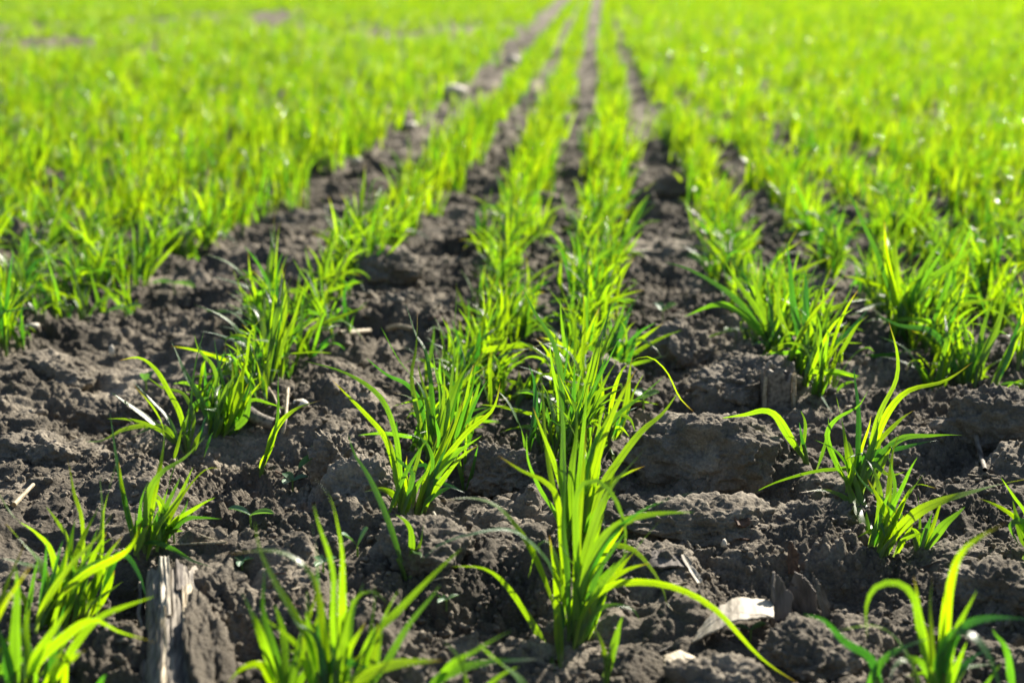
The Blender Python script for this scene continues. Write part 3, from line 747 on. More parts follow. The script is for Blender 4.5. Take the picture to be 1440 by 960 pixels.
traced('wheat tuft on the lit soil patch, a broad blade arching off to the right edge', (1240, 776), [
 ([(1267, 603), (1254, 633), (1250, 683), (1247, 740), (1244, 776)], 12, 0.02),
 ([(1317, 688), (1285, 682), (1266, 717), (1250, 748), (1243, 776)], 11, 0.0),
 ([(1287, 725), (1260, 750), (1236, 778)], 12, -0.01),
 ([(1450, 672), (1377, 690), (1325, 703), (1288, 722), (1262, 750), (1240, 778)], 17, -0.02),
 ([(1193, 640), (1217, 680), (1252, 712), (1282, 744), (1292, 776)], 7, 0.01),
 ([(1250, 640), (1258, 690), (1250, 740), (1244, 776)], 9, 0.01),
 ([(1205, 757), (1225, 745), (1250, 736), (1262, 745), (1250, 776)], 9, -0.01)], fill=3, seed=19, height=90)
traced('small three-leaved wheat plant right beside the lit soil patch', (1296, 777), [
 ([(1357, 712), (1328, 738), (1297, 778)], 15, 0.0),
 ([(1313, 716), (1302, 748), (1294, 778)], 11, 0.01),
 ([(1270, 745), (1285, 755), (1294, 778)], 7, 0.0),
 ([(1292, 695), (1293, 735), (1295, 776)], 5, 0.0)], seed=20)
traced('blurred wheat plant in the bottom right corner with hooked and arching leaves', (1320, 985), [
 ([(1417, 733), (1378, 757), (1352, 783), (1338, 827), (1330, 880), (1322, 985)], 18, -0.02),
 ([(1217, 900), (1216, 857), (1230, 826), (1260, 817), (1285, 835), (1296, 885), (1308, 985)], 13, 0.0),
 ([(1127, 866), (1160, 873), (1193, 903), (1225, 928), (1245, 985)], 15, -0.01),
 ([(1180, 884), (1227, 880), (1262, 898), (1285, 940), (1295, 985)], 11, 0.0),
 ([(1450, 872), (1395, 868), (1355, 880), (1332, 920), (1322, 985)], 18, -0.03),
 ([(1410, 985), (1393, 925), (1368, 895), (1340, 890), (1322, 930), (1318, 985)], 20, -0.04),
 ([(1373, 828), (1354, 865), (1338, 910), (1328, 985)], 13, 0.0),
 ([(1313, 807), (1307, 853), (1310, 920), (1315, 985)], 13, 0.02),
 ([(1283, 807), (1292, 850), (1303, 910), (1310, 985)], 12, 0.02),
 ([(1337, 790), (1330, 850), (1325, 910), (1320, 985)], 14, 0.0),
 ([(1395, 882), (1415, 915), (1427, 985)], 12, 0.0),
 ([(1315, 895), (1280, 905), (1240, 930), (1215, 985)], 17, -0.02),
 ([(1250, 960), (1265, 930), (1290, 928), (1310, 955), (1318, 990)], 14, -0.04)], fill=10, seed=21, height=170, bases=[(1305, 985), (1335, 985), (1320, 985)], fan=0.8)
traced('wheat plant cut by the right edge below the large dark clod', (1462, 785), [
 ([(1406, 672), (1425, 695), (1445, 725), (1460, 780)], 12, 0.0),
 ([(1373, 700), (1412, 716), (1438, 740), (1460, 782)], 9, 0.0),
 ([(1425, 700), (1432, 740), (1455, 785)], 13, 0.0),
 ([(1435, 770), (1420, 740), (1440, 735), (1458, 780)], 12, -0.01)], fill=4, seed=22, height=110)
traced('upright wheat plant near the right edge behind the large dark clod', (1362, 538), [
 ([(1417, 408), (1402, 460), (1384, 500), (1376, 540)], 12, 0.01),
 ([(1230, 443), (1262, 457), (1303, 462), (1325, 482), (1343, 515), (1352, 545)], 11, 0.01),
 ([(1397, 417), (1382, 467), (1368, 510), (1362, 538)], 8, 0.02),
 ([(1377, 417), (1387, 457), (1376, 505), (1372, 538)], 8, 0.03),
 ([(1367, 437), (1344, 475), (1350, 510), (1354, 538)], 8, 0.0),
 ([(1290, 513), (1312, 545), (1332, 560), (1352, 582)], 12, -0.03),
 ([(1363, 620), (1360, 587), (1352, 560), (1350, 540)], 8, -0.04),
 ([(1345, 445), (1352, 490), (1356, 538)], 9, 0.01)], fill=5, seed=23, height=110)
traced('two separate blades of wheat leaning right beside the upright plant at the right edge', (1396, 542), [
 ([(1442, 450), (1420, 497), (1396, 542)], 12, 0.01), ([(1450, 530), (1430, 542), (1412, 552)], 14, 0.0),
 ([(1395, 545), (1420, 538), (1450, 545)], 5, -0.01)], seed=24)
traced('bright wheat plant over the stubble stump with a pale curled leaf hanging left', (1135, 516), [
 ([(1107, 340), (1112, 400), (1122, 460), (1130, 516)], 11, 0.01),
 ([(1131, 380), (1134, 440), (1133, 516)], 13, 0.01),
 ([(1033, 557), (1068, 523), (1093, 489), (1112, 486), (1126, 500), (1132, 516)], 10, -0.02),
 ([(1175, 585), (1150, 548), (1127, 520), (1095, 498), (1085, 488)], 9, -0.03),
 ([(1223, 430), (1193, 467), (1160, 500), (1137, 518)], 9, 0.01),
 ([(1200, 400), (1173, 450), (1148, 495), (1138, 516)], 8, 0.03),
 ([(1233, 420), (1193, 427), (1150, 445), (1135, 480), (1132, 515)], 10, 0.0),
 ([(1146, 372), (1145, 430), (1138, 480), (1134, 516)], 8, 0.03),
 ([(1100, 455), (1115, 480), (1128, 516)], 10, 0.0),
 ([(1098, 375), (1095, 430), (1110, 480), (1128, 514)], 9, 0.02),
 ([(1160, 455), (1148, 480), (1138, 516)], 8, 0.0)], fill=7, seed=25, height=120)
traced('wheat plant left of the bright one, a long blade reaching left over the gap', (1088, 490), [
 ([(935, 370), (965, 378), (1000, 395), (1030, 415), (1060, 450), (1085, 490)], 9, 0.02),
 ([(960, 444), (990, 432), (1015, 428), (1042, 440), (1068, 465), (1086, 492)], 11, -0.01),
 ([(1050, 370), (1062, 400), (1075, 440), (1086, 490)], 9, 0.01),
 ([(1078, 395), (1084, 440), (1088, 490)], 9, 0.01),
 ([(1020, 365), (1040, 400), (1066, 440), (1084, 488)], 9, 0.02)], fill=5, seed=26, height=110)
traced('wheat tuft with a drooping side leaf, standing alone right of the largest clod', (1137, 652), [
 ([(1008, 590), (1045, 583), (1072, 576), (1092, 584), (1112, 617), (1136, 652)], 13, 0.0),
 ([(1123, 592), (1130, 625), (1137, 653)], 6, 0.0)], seed=27)
traced('wheat clump right of the bright plant whose leaves all lean to the upper right', (1265, 470), [
 ([(1385, 340), (1350, 362), (1310, 390), (1280, 430), (1268, 470)], 11, 0.01),
 ([(1375, 365), (1340, 375), (1305, 400), (1280, 435), (1268, 470)], 10, 0.02),
 ([(1292, 318), (1282, 360), (1272, 410), (1266, 470)], 11, 0.01),
 ([(1262, 295), (1260, 360), (1262, 420), (1264, 470)], 9, 0.03),
 ([(1186, 258), (1205, 300), (1232, 350), (1252, 410), (1262, 468)], 9, 0.02),
 ([(1245, 310), (1248, 370), (1258, 420), (1264, 470)], 11, 0.0),
 ([(1340, 325), (1315, 350), (1290, 395), (1270, 440), (1266, 470)], 10, 0.03),
 ([(1298, 490), (1262, 497), (1230, 500), (1180, 503)], 9, -0.04),
 ([(1330, 345), (1306, 380), (1282, 420), (1268, 470)], 9, 0.0)], fill=9, seed=28, height=120, bases=[(1260, 470), (1275, 465)])

# ------------------------------------------------------------ procedural rows: copies of a few tufts
def wplant_mesh(seed, n=12, big=1.0):
    lv, st = wild_plant(seed, big, spread=0.0035)
    parts = [(*ribbon(P, w, f, ro, tw, n=n), rd) for P, w, f, ro, tw, rd in lv]
    return merge(parts)
PROTO_P, PROTO_M = [], []
for k in range(10):
    root = empty('young_wheat_plant', (0, 0, 0)); lv, st = wild_plant(900 + k, 1.0); add_parts(root, lv, st, n=14); PROTO_P.append(root)
for k in range(14):
    V, F, uv, rn = wplant_mesh(700 + k)
    me_o = mesh_np('young_wheat_plant', V, F, M_LEAF, uv, rn); PROTO_M.append(me_o)
used = set()
ROWNAME = {('left', 0): 'in the row right beside the bare track', ('midleft', 0): 'in the row just left of the middle row',
           ('centre', 0): 'in the middle row', ('right', 0): 'in the row just right of the bare gap'}
def row_label(key, y, i):
    part = 'sharp near' if y < 1.5 else 'middle' if y < 2.0 else 'blurred farther'
    if key in ROWNAME: w = ROWNAME[key]
    elif key[0] == 'right': w = 'in the right field, %s row past the gap' % {1: 'second', 2: 'third', 3: 'fourth'}.get(round(key[1] / SP), 'fifth or later')
    else: w = 'on the near edge of the left field' if key[1] > -0.1 else 'inside the left field'
    return f'small wheat plant {w}, {part} part'
def vis(x, y, m=0.02): return abs(x) < 0.36 * y * 1.03 + m and y > 0.80
NEARCUT = {('left', 0): 1.29, ('midleft', 0): 1.22, ('centre', 0): 1.13, ('right', 0): 1.34, ('right', SP): 1.40}
cands = []
rr = random.Random(5)
for key in ALLROWS:
    y = NEARCUT.get(key, 0.75)
    if key[0] == 'edge': y = 0.9
    while y < 3.6:
        st = 0.021 if key[0] == 'edge' else 0.025
        y += st * rr.uniform(0.65, 1.35)
        if rr.random() < 0.06: continue
        x = float(rowx(key[0], y)) + key[1] + rr.gauss(0, 0.010 + 0.004 * min(y, 3) if key in NEARCUT else 0.032)
        if not vis(x, y, 0.03): continue
        if key in NEARCUT or True:
            cands.append((y, x, key))
cands.sort(key=lambda c: c[0])
NIND = 300 - 29
ind, rest = cands[:NIND], cands[NIND:]
YCUT = ind[-1][0]
def place(root, x, y, i, key, parts):
    s = rr.uniform(0.82, 1.2)
    root.location = (x, y, Hs(x, y)); root.rotation_euler = (rr.gauss(0, 0.05), rr.gauss(0.05, 0.06), rr.uniform(-0.7, 0.7) + (math.pi if rr.random() < 0.4 else 0)); root.scale = (s, s, s * rr.uniform(0.9, 1.1))
    tag(root, row_label(key, y, i), 'wheat plant', 'wheat plants drilled in rows up the field')
for i, (y, x, key) in enumerate(ind):
    if i < 110:
        src = PROTO_P[i % len(PROTO_P)]
        if i < len(PROTO_P): root = src
        else:
            root = src.copy(); COL.objects.link(root)
            for ch in src.children:
                c = ch.copy(); COL.objects.link(c); c.parent = root
    else:
        j = i - 110; src = PROTO_M[j % len(PROTO_M)]
        if j < len(PROTO_M): root = src
        else: root = src.copy(); COL.objects.link(root)
    place(root, x, y, i, key, True)

# ------------------------------------------------------------ the rest of the crop: one object
def crop_mass():
    """blades as light ribbons, coarser and wider with distance"""
    Vs, Fs, Us, Rs = [], [], [], []; off = 0
    def batch(X, Y, nb, L0, L1, w0, w1, nseg, seedoff):
        nonlocal off
        n = len(X)
        if n == 0: return
        X = np.repeat(X, nb) + rng.normal(0, 0.010, n * nb); Y = np.repeat(Y, nb) + rng.normal(0, 0.016, n * nb); m = n * nb
        Z = H(X, Y)
        az = rng.uniform(0, 2 * np.pi, m); lean = np.abs(rng.normal(0.2, 0.36, m)); dr = rng.choice([0.2, 0.4, 0.8, 1.6], m) * rng.uniform(0.6, 1.1, m)
        L = rng.uniform(L0, L1, m); W = rng.uniform(w0, w1, m)
        big = 1 + 0.35 * vnoise(X * 1.7, Y * 1.7, 401) + 0.45 * vnoise(X * 9, Y * 5, 403); L = L * big
        face = az + rng.normal(0, 1.0, m)
        pts = [np.stack([X, Y, Z - 0.003], -1)]; p = pts[0].copy()
        for i in range(nseg):
            a = lean * (0.4 + 0.6 * i / nseg) + dr * (i / nseg) ** 1.7
            p = p + np.stack([np.cos(az) * np.sin(a) + 0.12, np.sin(az) * np.sin(a), np.cos(a)], -1) * (L / nseg)[:, None]; pts.append(p.copy())
        C = np.stack(pts, 1)                                   # m, k+1, 3
        s = np.linspace(0, 1, nseg + 1)
        w = np.array(profile(s)); w[0] = 0.5; w[-1] = 0.04
        S = np.stack([-np.sin(face), np.cos(face), 0.2 * np.sin(face * 3)], -1)
        A = C - S[:, None] * (w[None, :] * W[:, None] / 2)[..., None]; B = C + S[:, None] * (w[None, :] * W[:, None] / 2)[..., None]
        V = np.stack([A, B], 2).reshape(-1, 3)
        k = 2 * (nseg + 1); base = (np.arange(m) * k)[:, None, None]
        q = np.array([[2 * i, 2 * i + 1, 2 * i + 3, 2 * i + 2] for i in range(nseg)])[None]
        F = (q + base).reshape(-1, 4)
        uv = np.stack([np.tile([0.0, 1.0], (nseg + 1) * m), np.tile(np.repeat(s, 2), m)], -1)
        Vs.append(V); Fs.append(F + off); Us.append(uv); Rs.append(np.repeat(rng.uniform(0, 1, m), k)); off += len(V)
    X = np.array([c[1] for c in rest]); Y = np.array([c[0] for c in rest]); batch(X, Y, 15, 0.045, 0.112, 0.0036, 0.0068, 6, 0)
    for (y0, y1, step, nb, nseg, wsc, marg) in ((3.6, 7.0, 0.032, 13, 4, 1.0, 1.4), (7.0, 18.0, 0.05, 9, 3, 1.15, 3.2), (18.0, 60.0, 0.16, 5, 2, 3.4, 8.0)):
        XX, YY = [], []
        for kk, of in ALLROWS:
            ys = np.arange(y0, y1, step) + rng.uniform(-0.4, 0.4, len(np.arange(y0, y1, step))) * step
            xs = rowx(kk, ys) + of + rng.normal(0, 1, len(ys)) * (0.017 if kk != 'edge' and of < 0.1 else 0.045)
            ok = (np.abs(xs) < 0.40 * ys + marg) & (rng.uniform(0, 1, len(ys)) > 0.05)
            # thin patches in the left field, where bare earth shows through
            if kk == 'edge': ok &= (vnoise(xs * 0.9 + 4, ys * 0.45, 777) + 0.7 * vnoise(xs * 3, ys * 1.5, 779) < 0.31)
            XX.append(xs[ok]); YY.append(ys[ok])
        batch(np.concatenate(XX), np.concatenate(YY), nb, 0.040, 0.105, 0.0040 * wsc, 0.007 * wsc, nseg, 0)
    # a margin beside the picture for the near rows
    XX, YY = [], []
    for kk, of in ALLROWS:
        ys = np.arange(0.3, 3.6, 0.036); ys = ys + rng.uniform(-0.012, 0.012, len(ys)); xs = rowx(kk, ys) + of + rng.normal(0, 0.014, len(ys))
        ok = (np.abs(xs) > 0.37 * ys + 0.05) & (np.abs(xs) < 0.37 * ys + 0.9)
        XX.append(xs[ok]); YY.append(ys[ok])
    batch(np.concatenate(XX), np.concatenate(YY), 8, 0.06, 0.125, 0.0045, 0.007, 5, 0)
    V, F = np.vstack(Vs), np.vstack(Fs)
    print('crop blades quads', len(F))
    o = mesh_np('wheat_crop', V, F, M_CROP, np.vstack(Us), np.concatenate(Rs))
    tag(o, 'bright yellow-green mass of young wheat filling the blurred field up to the top edge', 'wheat crop', kind='stuff')
crop_mass()

# ---------------------------------------------------------------- weeds
def weed(px, py, wpx, label, nleaf=2, up=0.5, az=None, aspect=0.5, seed=0, lift=0.35):
    r = random.Random(seed + 77); x, y, z = ground_hit(px, py); z += 0.003; L = wpx / FPX * y / 2 * 1.35
    root = empty('weed_seedling', (x, y, z)); tag(root, label, 'weed')
    h = L * lift
    V, F, uv = tube(np.array([[0, 0, -0.004], [0, 0, h * 0.5], [0, 0, h]]), 0.0009, 0.0007)
    mesh_np('stem', V, F, M_STEM, uv, np.full(len(V), 0.4), parent=root)
    a0 = az if az is not None else r.uniform(-0.4, 0.4)
    for i in range(nleaf):
        a = a0 + i * 2 * math.pi / nleaf + r.gauss(0, 0.2); e = up + r.gauss(0, 0.12)
        n, k = 12, 7; s = np.linspace(0, 1, n); u = np.linspace(-1, 1, k)
        w = L * aspect * 0.5 * np.sin(np.pi * np.clip(s * 0.97 + 0.03, 0, 1) ** 1.15) ** 0.6; w[0] = L * 0.05
        S, U = np.meshgrid(s, u, indexing='ij')
        rad = S * L * math.cos(e); zz = h + S * L * math.sin(e) - 0.25 * L * S ** 2 + 0.12 * L * U * U * w[:, None] / (L * aspect * 0.5 + 1e-9)
        X = rad * math.cos(a) - U * w[:, None] * math.sin(a); Y = rad * math.sin(a) + U * w[:, None] * math.cos(a)
        i_ = np.arange(n * k).reshape(n, k)
        F = np.stack([i_[:-1, :-1], i_[:-1, 1:], i_[1:, 1:], i_[1:, :-1]], -1).reshape(-1, 4)
        mesh_np('leaf', np.stack([X, Y, zz], -1).reshape(-1, 3), F, M_WEED, np.stack([(U + 1) / 2, S * 0.6 + 0.25], -1).reshape(-1, 2), np.full(n * k, r.uniform(0, 0.6)), parent=root)
weed(905, 577, 44, 'curled round-leaved weed seedling between the tall middle clump and the largest clod', 3, 0.7, 0.1, 0.7, 1)
weed(412, 690, 40, 'tiny dull green weed on bare soil, straight below the lone pair of wheat leaves', 3, 0.35, 0.2, 0.6, 2)
weed(503, 784, 64, 'weed with an upright oval leaf beside the smooth dark angular clod', 2, 1.0, 0.3, 0.5, 3, 0.2)
weed(353, 742, 58, 'two-leaved weed seedling above the blurred clump at the bottom, left part', 2, 0.35, 0.15, 0.4, 4)
weed(245, 762, 40, 'round-leaved dark weed at the foot of the plant above the pale stalk', 2, 0.8, 1.2, 0.9, 5)
weed(932, 452, 40, 'small dark weed with a knobbly centre in the bare gap near the long left-reaching blade', 3, 0.5, 2.4, 0.5, 6)
weed(206, 548, 34, 'bluish weed leaf standing behind the straggling wheat plant', 2, 1.1, 1.0, 0.6, 7)
weed(177, 446, 40, 'low bright weed leaf lying in the bare track, nearer of two', 2, 0.15, 0.3, 0.35, 8)
weed(245, 416, 54, 'low pale weed leaves in the bare track, farther of two', 2, 0.15, -0.3, 0.35, 9)
weed(455, 806, 36, 'faint pale weed between blades of the bottom clump', 3, 0.4, 0.3, 0.6, 10)
weed(341, 806, 30, 'pinhead-small weed left of the bottom clump', 3, 0.4, 0.3, 0.6, 11)
weed(628, 858, 36, 'tiny dark weed on the crumbly soil left of the long drooping leaf', 3, 0.3, 0.3, 0.4, 12)
weed(1055, 905, 44, 'bluish weed leaf half under the pale dry husk', 2, 0.5, 0.2, 0.5, 13)
weed(1035, 478, 34, 'pale flat weed leaf on the soil left of the bright plant over the stump', 2, 0.2, 0.1, 0.5, 14)
weed(450, 660, 70, 'long-leaved weed sprawled behind the long slanting wheat leaf', 3, 0.25, 0.1, 0.28, 15)
weed(1165, 535, 30, 'small green weed right of the stubble stump', 2, 0.6, 0.7, 0.4, 16)

# ---------------------------------------------------------------- dead stalks, husks and straw
def slab(name, outline, thick, mat, label, cat, px, py, tilt=(0, 0, 0), curve=0.0, seed=0, group=None, lift=0.0, rough=0.0006):
    """a dry flake: closed curved plate from an outline in metres (x right, y away)"""
    r = np.random.default_rng(seed); Q = np.array([(a, b, 0) for a, b in outline + [outline[0]]], float); pts = np.vstack([Q[i] + (Q[i + 1] - Q[i]) * f + r.normal(0, 0.0004, 3) * [1, 1, 0] for i in range(len(Q) - 1) for f in np.linspace(0, 1, 10)[:-1]])
    c = pts.mean(0); rings = []
    for f in (1.0, 0.97, 0.8, 0.6, 0.4, 0.2): rings.append(c + (pts - c) * f)
    m = len(pts)
    def sheet(sign):
        P = np.vstack(rings + [c[None]])
        w = np.abs(P[:, 0] - c[0]).max() + 1e-6
        z = curve * ((P[:, 0] - c[0]) / w) ** 2 * w + rough * 2 * fbm(P[:, 0] * 260, P[:, 1] * 60, seed, 3) + 4 * rough * vnoise(P[:, 0] * 40, P[:, 1] * 40, seed + 3)
        P = P.copy(); P[:, 2] = z + sign * thick / 2; return P
    T, Bt = sheet(1), sheet(-1); n = len(T)
    F3 = []
    for k in range(5):
        for j in range(m):
            a, b = k * m + j, k * m + (j + 1) % m; c2, d = a + m, b + m
            F3 += [(a, b, d), (a, d, c2)]
    for j in range(m): F3.append((5 * m + j, 5 * m + (j + 1) % m, 6 * m))
    F3 = np.array(F3); Fb = F3[:, ::-1] + n
    side = []
    for j in range(m): a, b = j, (j + 1) % m; side += [(a, a + n, b + n), (a, b + n, b)]
    V = np.vstack([T, Bt])
    x, y, z = ground_hit(px, py)
    o = mesh_np(name, V, np.vstack([F3, Fb, np.array(side)]), mat, loc=(x, y, z + lift))
    o.rotation_euler = tilt
    return tag(o, label, cat, group)
slab('dry_husk', [(-0.029, -0.014), (-0.024, -0.002), (-0.008, 0.016), (0.004, 0.026), (0.028, 0.028), (0.027, 0.004), (0.018, -0.002), (-0.004, -0.010), (-0.012, -0.016)], 0.0012, M_HUSK,
     'large pale cream dry husk lying flat at the bottom right of the middle clump', 'dry husk', 1028, 898, (0.02, -0.20, -0.1), -0.3, 3, lift=0.017)
slab('dry_husk', [(-0.017, -0.008), (-0.010, 0.010), (0.004, 0.016), (0.014, 0.008), (0.012, -0.010), (0, -0.014)], 0.0014, M_STRAW,
     'smaller blurred cream husk at the bottom edge below the large pale one', 'dry husk', 962, 950, (0.05, 0.2, 0.3), -0.3, 4, lift=0.010)
slab('soil_flake', [(-0.024, -0.006), (-0.012, 0.006), (0.010, 0.010), (0.022, 0.004), (0.018, -0.004), (0, -0.010)], 0.002, M_BARK,
     'thin curved grey-brown stalk flake right of the arching leaf of the middle clump', 'stalk flake', 928, 800, (0.3, 0.1, 0.1), -0.5, 5, lift=0.008)
slab('straw_sliver', [(-0.003, -0.014), (-0.0025, 0.012), (0.002, 0.014), (0.003, -0.012)], 0.001, M_HUSK,
     'pale sliver of straw standing against the stalk flake', 'straw', 972, 812, (0.5, 0, 0.45), 0.2, 6, lift=0.007)
for a, (px, py, w, h, rx, ry, rz, mt, nm, lb) in enumerate([
    (1090, 865, 0.020, 0.036, 1.25, 0.25, 0.7, M_BARK, 'stalk_shard', 'dark upright stalk shard right beside the large cream husk'),
    (1128, 860, 0.020, 0.034, 1.35, -0.2, -0.3, M_BARK, 'stalk_shard', 'broad leaning grey stalk shard next to the dark one'),
    (1155, 866, 0.007, 0.036, 1.25, -0.25, 0.1, M_STALK, 'stalk_shard', 'narrow pale-edged stalk shard, rightmost of the upright three'),
    (1112, 800, 0.009, 0.022, 1.2, 0.1, 0.4, M_BROWN, 'stalk_shard', 'small reddish-brown spike of stalk above the upright shards'),
    (1040, 745, 0.012, 0.010, 0.6, 0.1, 0.4, M_BROWN, 'bark_flake', 'dark brown flake on the soil below the long low ledge')]):
    slab(nm, [(-w / 2, -h / 2), (-w * 0.45, h * 0.2), (-w * 0.15, h * 0.55), (w * 0.2, h * 0.35), (w * 0.5, h * 0.1), (w * 0.45, -h / 2)], 0.0022, mt, lb, 'stalk piece', px, py, (rx, ry, rz), 0.5, 30 + a, lift=h * 0.32, rough=0.0012)
def chip(px, py, wpx, hpx, label, seed, mat=M_CHIP):
    x, y, z = ground_hit(px, py); w = wpx / FPX * y; h = hpx / FPX * y
    P = clod_shape(ICO2[0] * 1.0, seed, 5, 0.3) * np.array([w / 2, w / 2.4, max(h / 2, 0.002)])
    o = mesh_np('pale_chip', P, ICO2[1], mat, loc=(x, y, z + h * 0.35)); tag(o, label, 'pale chip')
chip(424, 574, 26, 16, 'cream chip lying behind the tip of the lone pair of wheat leaves', 1)
chip(158, 504, 10, 20, 'small pale upright chip at the left, at the tip of a straggling leaf', 2)
chip(640, 134, 34, 18, 'large blurred pale stone far up in the bare track', 3)
chip(575, 182, 22, 14, 'small blurred pale stone in the bare track, nearer than the large one', 4)
chip(48, 466, 24, 12, 'bluish pale chip by the left edge of the track', 5)
chip(720, 90, 22, 12, 'faint pale stone near the top of the bare track', 6)
chip(500, 232, 16, 10, 'very small pale stone at the field side of the track', 7)
chip(717, 447, 16, 14, 'pale round chip between the second row and the middle row', 8)
chip(1018, 772, 10, 18, 'tiny pale upright chip below the long low ledge', 9)
chip(995, 362, 22, 8, 'pale flat chip in front of the row right of the gap', 10)
def straw(pts, wpx, label, lift=0.004, mat=M_STRAW, name='straw'):
    P = []
    for px, py in pts:
        x, y, z = ground_hit(px, py); P.append((x, y, z + lift))
    P = np.array(P); O = P[0].copy(); w = wpx / FPX * P[:, 1].mean()
    V, F, uv = tube(P - O, w / 2, w / 2.6, n=12, k=8)
    o = mesh_np(name, V, F, mat, uv, loc=O); tag(o, label, 'straw'); return o
straw([(478, 478), (520, 472)], 9, 'short thick pale straw lying between the left row and the second row')
straw([(545, 470), (562, 467), (580, 474)], 8, 'bent pale straw just right of the short thick one', 0.006)
straw([(350, 590), (365, 602), (385, 606)], 22, 'thick brown stalk piece behind the lone pair of wheat leaves', 0.007, M_STALK, 'stalk_piece')
straw([(320, 775), (270, 776), (215, 780)], 4, 'thin straw across the soil above the pale broken stalk', 0.006)
straw([(1370, 620), (1378, 650), (1384, 672)], 9, 'thin brown twig below the large dark clod', 0.006, M_STALK, 'twig')
straw([(668, 645), (676, 660), (680, 675)], 4, 'fine pale straw hanging beside the second row', 0.006)
straw([(610, 742), (620, 762), (623, 790)], 5, 'thin white bent rootlet under the second row clump', 0.012, M_HUSK, 'rootlet')
straw([(20, 717), (48, 695)], 8, 'pale straw at the left edge behind the corner clump', 0.004)
straw([(100, 622), (150, 640)], 4, 'fine dark straw under the flat trailing leaves', 0.004)
straw([(405, 555), (402, 600), (398, 620)], 6, 'pale sliver under the tip of the lone leaf pair', 0.006)
straw([(650, 470), (700, 462), (745, 468)], 5, 'blurred pale straw across the gap left of the middle row', 0.006)
straw([(990, 380), (1015, 374)], 8, 'blurred pale straw at the foot of the row right of the gap', 0.006)
straw([(370, 545), (385, 565), (395, 590)], 4, 'fine stalk leaning on the soil behind the lone leaf pair', 0.004)
straw([(930, 650), (960, 640), (1000, 642)], 3, 'hair-thin straw over the face of the largest clod', 0.03)

for k in range(46):
    px, py = rng.uniform(0, 1440), 960 - 560 * rng.uniform(0, 1) ** 1.2; L = rng.uniform(8, 34) * (0.4 + py / 1100); a = rng.uniform(-0.7, 0.7)
    straw([(px, py), (px + L * math.cos(a) / 2, py + L * math.sin(a) * 0.3 + rng.uniform(-3, 3)), (px + L * math.cos(a), py + L * math.sin(a) * 0.6)], rng.uniform(1.6, 4.0), 'tiny dry straw fragment lying loose on the soil', 0.002, [M_STRAW, M_STALK, M_BROWN][k % 3])['group'] = 'loose straw fragments on the soil'
def stump():
    """short stubble stump: broken tube open at the top"""
    x, y, z = ground_hit(1096, 575); r = 24 / FPX * y; h = 52 / FPX * y
    root = empty('stubble_stump', (x, y + r, z)); tag(root, 'short broken maize stubble stump with pale rims below the bright plant', 'stump')
    n, k = 10, 40; V = []
    for layer, rad in ((0, 1.0), (1, 0.78)):
        for i in range(n):
            for j in range(k):
                a = 2 * math.pi * j / k; top = 1 + 0.16 * math.sin(a * 3 + 1) + 0.1 * math.sin(a * 7)
                zz = -0.01 + (h * top + 0.01) * i / (n - 1); rr_ = r * rad * (1 + 0.05 * math.sin(a * 5) + 0.03 * math.sin(a * 13 + i))
                V.append((rr_ * math.cos(a), rr_ * 0.8 * math.sin(a), zz))
    V = np.array(V); ix = np.arange(2 * n * k).reshape(2, n, k); F = []
    jn = np.roll(np.arange(k), -1)
    for l in (0, 1):
        A = ix[l][:-1], ix[l][:-1][:, jn], ix[l][1:][:, jn], ix[l][1:]
        q = np.stack(A if l == 0 else A[::-1], -1).reshape(-1, 4); F.append(q)
    F.append(np.stack([ix[0][-1], ix[0][-1][jn], ix[1][-1][jn], ix[1][-1]], -1))
    mesh_np('husk_wall', V, np.vstack(F), M_STALK, parent=root)
    P = clod_shape(ICO6[0], 402, 4) * np.array([r * 0.72, r * 0.6, h * 0.45]) + np.array([0, 0, h * 0.42])
    mesh_np('pith', P, ICO6[1], M_CLOD, parent=root)
    for j, sx in enumerate((-0.85, 0.9)):                  # pale strips up the two front edges
        V, F, uv = tube(np.array([[r * sx, -r * 0.62, -0.004], [r * sx * 1.02, -r * 0.62, h * 0.5], [r * sx * 0.98, -r * 0.6, h * (0.9 + 0.1 * j)]]), 0.0026, 0.0018, 8, 8)
        mesh_np('rim', V, F, M_STRAW, uv, parent=root)
stump()
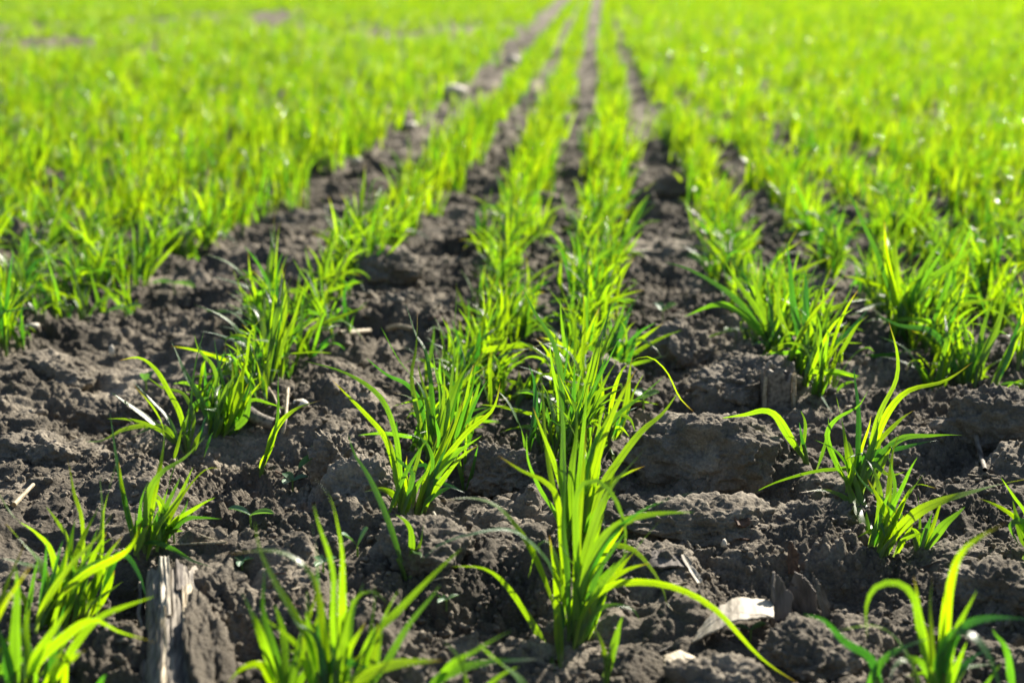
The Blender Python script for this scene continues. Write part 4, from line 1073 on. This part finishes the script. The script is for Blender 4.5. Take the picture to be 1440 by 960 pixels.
def broken_stalk():
    """gutter-shaped piece of an old maize stalk lying towards the camera, pale and fibrous"""
    xa, ya, za = ground_hit(243, 838); xb, yb = flat(247, 1010); zb = Hs(xb, yb)
    za = max(za, zb) + 0.006
    root = empty('broken_maize_stalk', (xa, ya, za)); tag(root, 'pale weathered broken maize stalk half buried at the bottom left', 'stalk')
    A = np.array([0, 0, 0.0]); Bv = np.array([xb - xa, yb - ya, zb - za + 0.004]); L = np.linalg.norm(Bv); D = Bv / L
    S = np.cross(D, [0, 0, 1]); S /= np.linalg.norm(S); U = np.cross(S, D); S = -S
    def shell(a0, a1, rad, th, n=60, k=26, seed=0, s0=0.0, s1=1.0, jag=0.02):
        V = []
        for lay in (0, 1):
            s, a = np.meshgrid(np.linspace(0, 1, n), np.linspace(a0, a1, k), indexing='ij')
            st = s0 + jag * vnoise(a * 6, a * 0, seed) ; ss = st + (s1 - st) * s
            r_ = rad - lay * th + 0.0016 * np.abs(vnoise(a * 22, ss * 4, seed + 6)) + 0.0022 * vnoise(a * 9, ss * 3, seed + 1) + 0.0030 * vnoise(a * 3, ss * 9, seed + 2) + 0.0010 * vnoise(a * 30, ss * 14, seed + 4)
            if lay == 0: rr0 = r_
            r_ = r_ if lay == 0 else np.minimum(r_, rr0 - 0.0004)
            P = D * (ss * L)[..., None] + S * (r_ * np.cos(a))[..., None] + U * (r_ * np.sin(a))[..., None]
            V.append(P.reshape(-1, 3))
        i = np.arange(n * k).reshape(n, k); m = n * k
        f = np.stack([i[:-1, :-1], i[:-1, 1:], i[1:, 1:], i[1:, :-1]], -1).reshape(-1, 4)
        F = [f, f[:, ::-1] + m]
        for e in (i[0], i[-1], i[:, 0], i[:, -1]): F.append(np.stack([e[:-1], e[:-1] + m, e[1:] + m, e[1:]], -1))
        return np.vstack(V), np.vstack(F)
    V, F = shell(R(5), R(185), 0.0175, 0.003, n=150, k=90, seed=11, jag=0.12); mesh_np('bark', V, F, M_STALK, parent=root)
    V, F = shell(R(168), R(205), 0.0215, 0.0022, n=90, k=20, seed=35, s1=0.95, jag=0.10); mesh_np('outer_wall', V, F, M_STALK, parent=root)
    V, F = shell(R(92), R(113), 0.0200, 0.0030, n=90, k=18, seed=31, s0=-0.03, s1=0.40, jag=0.05); mesh_np('pale_rib', V, F, M_HUSK, parent=root)
    V, F = shell(R(102), R(113), 0.0192, 0.003, n=90, k=12, seed=32, s0=0.36, s1=1.0, jag=0.05); mesh_np('pale_rib', V, F, M_STRAW, parent=root)
    V, F = shell(R(52), R(80), 0.0190, 0.003, n=60, k=20, seed=33, s0=0.0, s1=0.22, jag=0.03); mesh_np('hollow_core', V, F, M_BARK, parent=root)
    V, F = shell(R(30), R(70), 0.0200, 0.003, n=80, k=30, seed=41, s0=0.2, s1=0.55, jag=0.14); mesh_np('outer_wall', V, F, M_STRAW, parent=root)
    P = clod_shape(ICO6[0], 412, 3, 1.3); nn = ICO6[0]
    P = (P[:, :1] * 0.020) * S + (P[:, 1:2] * L * 0.45) * D + (P[:, 2:3] * 0.024) * U + nn * (0.004 * b3(nn * 0.02, 130, 3) + 0.002 * b3(nn * 0.02, 330, 5))[:, None] + D * L * 0.62 + S * 0.017
    mesh_np('soil_filling', P, ICO6[1], M_SOIL, parent=root)
broken_stalk()
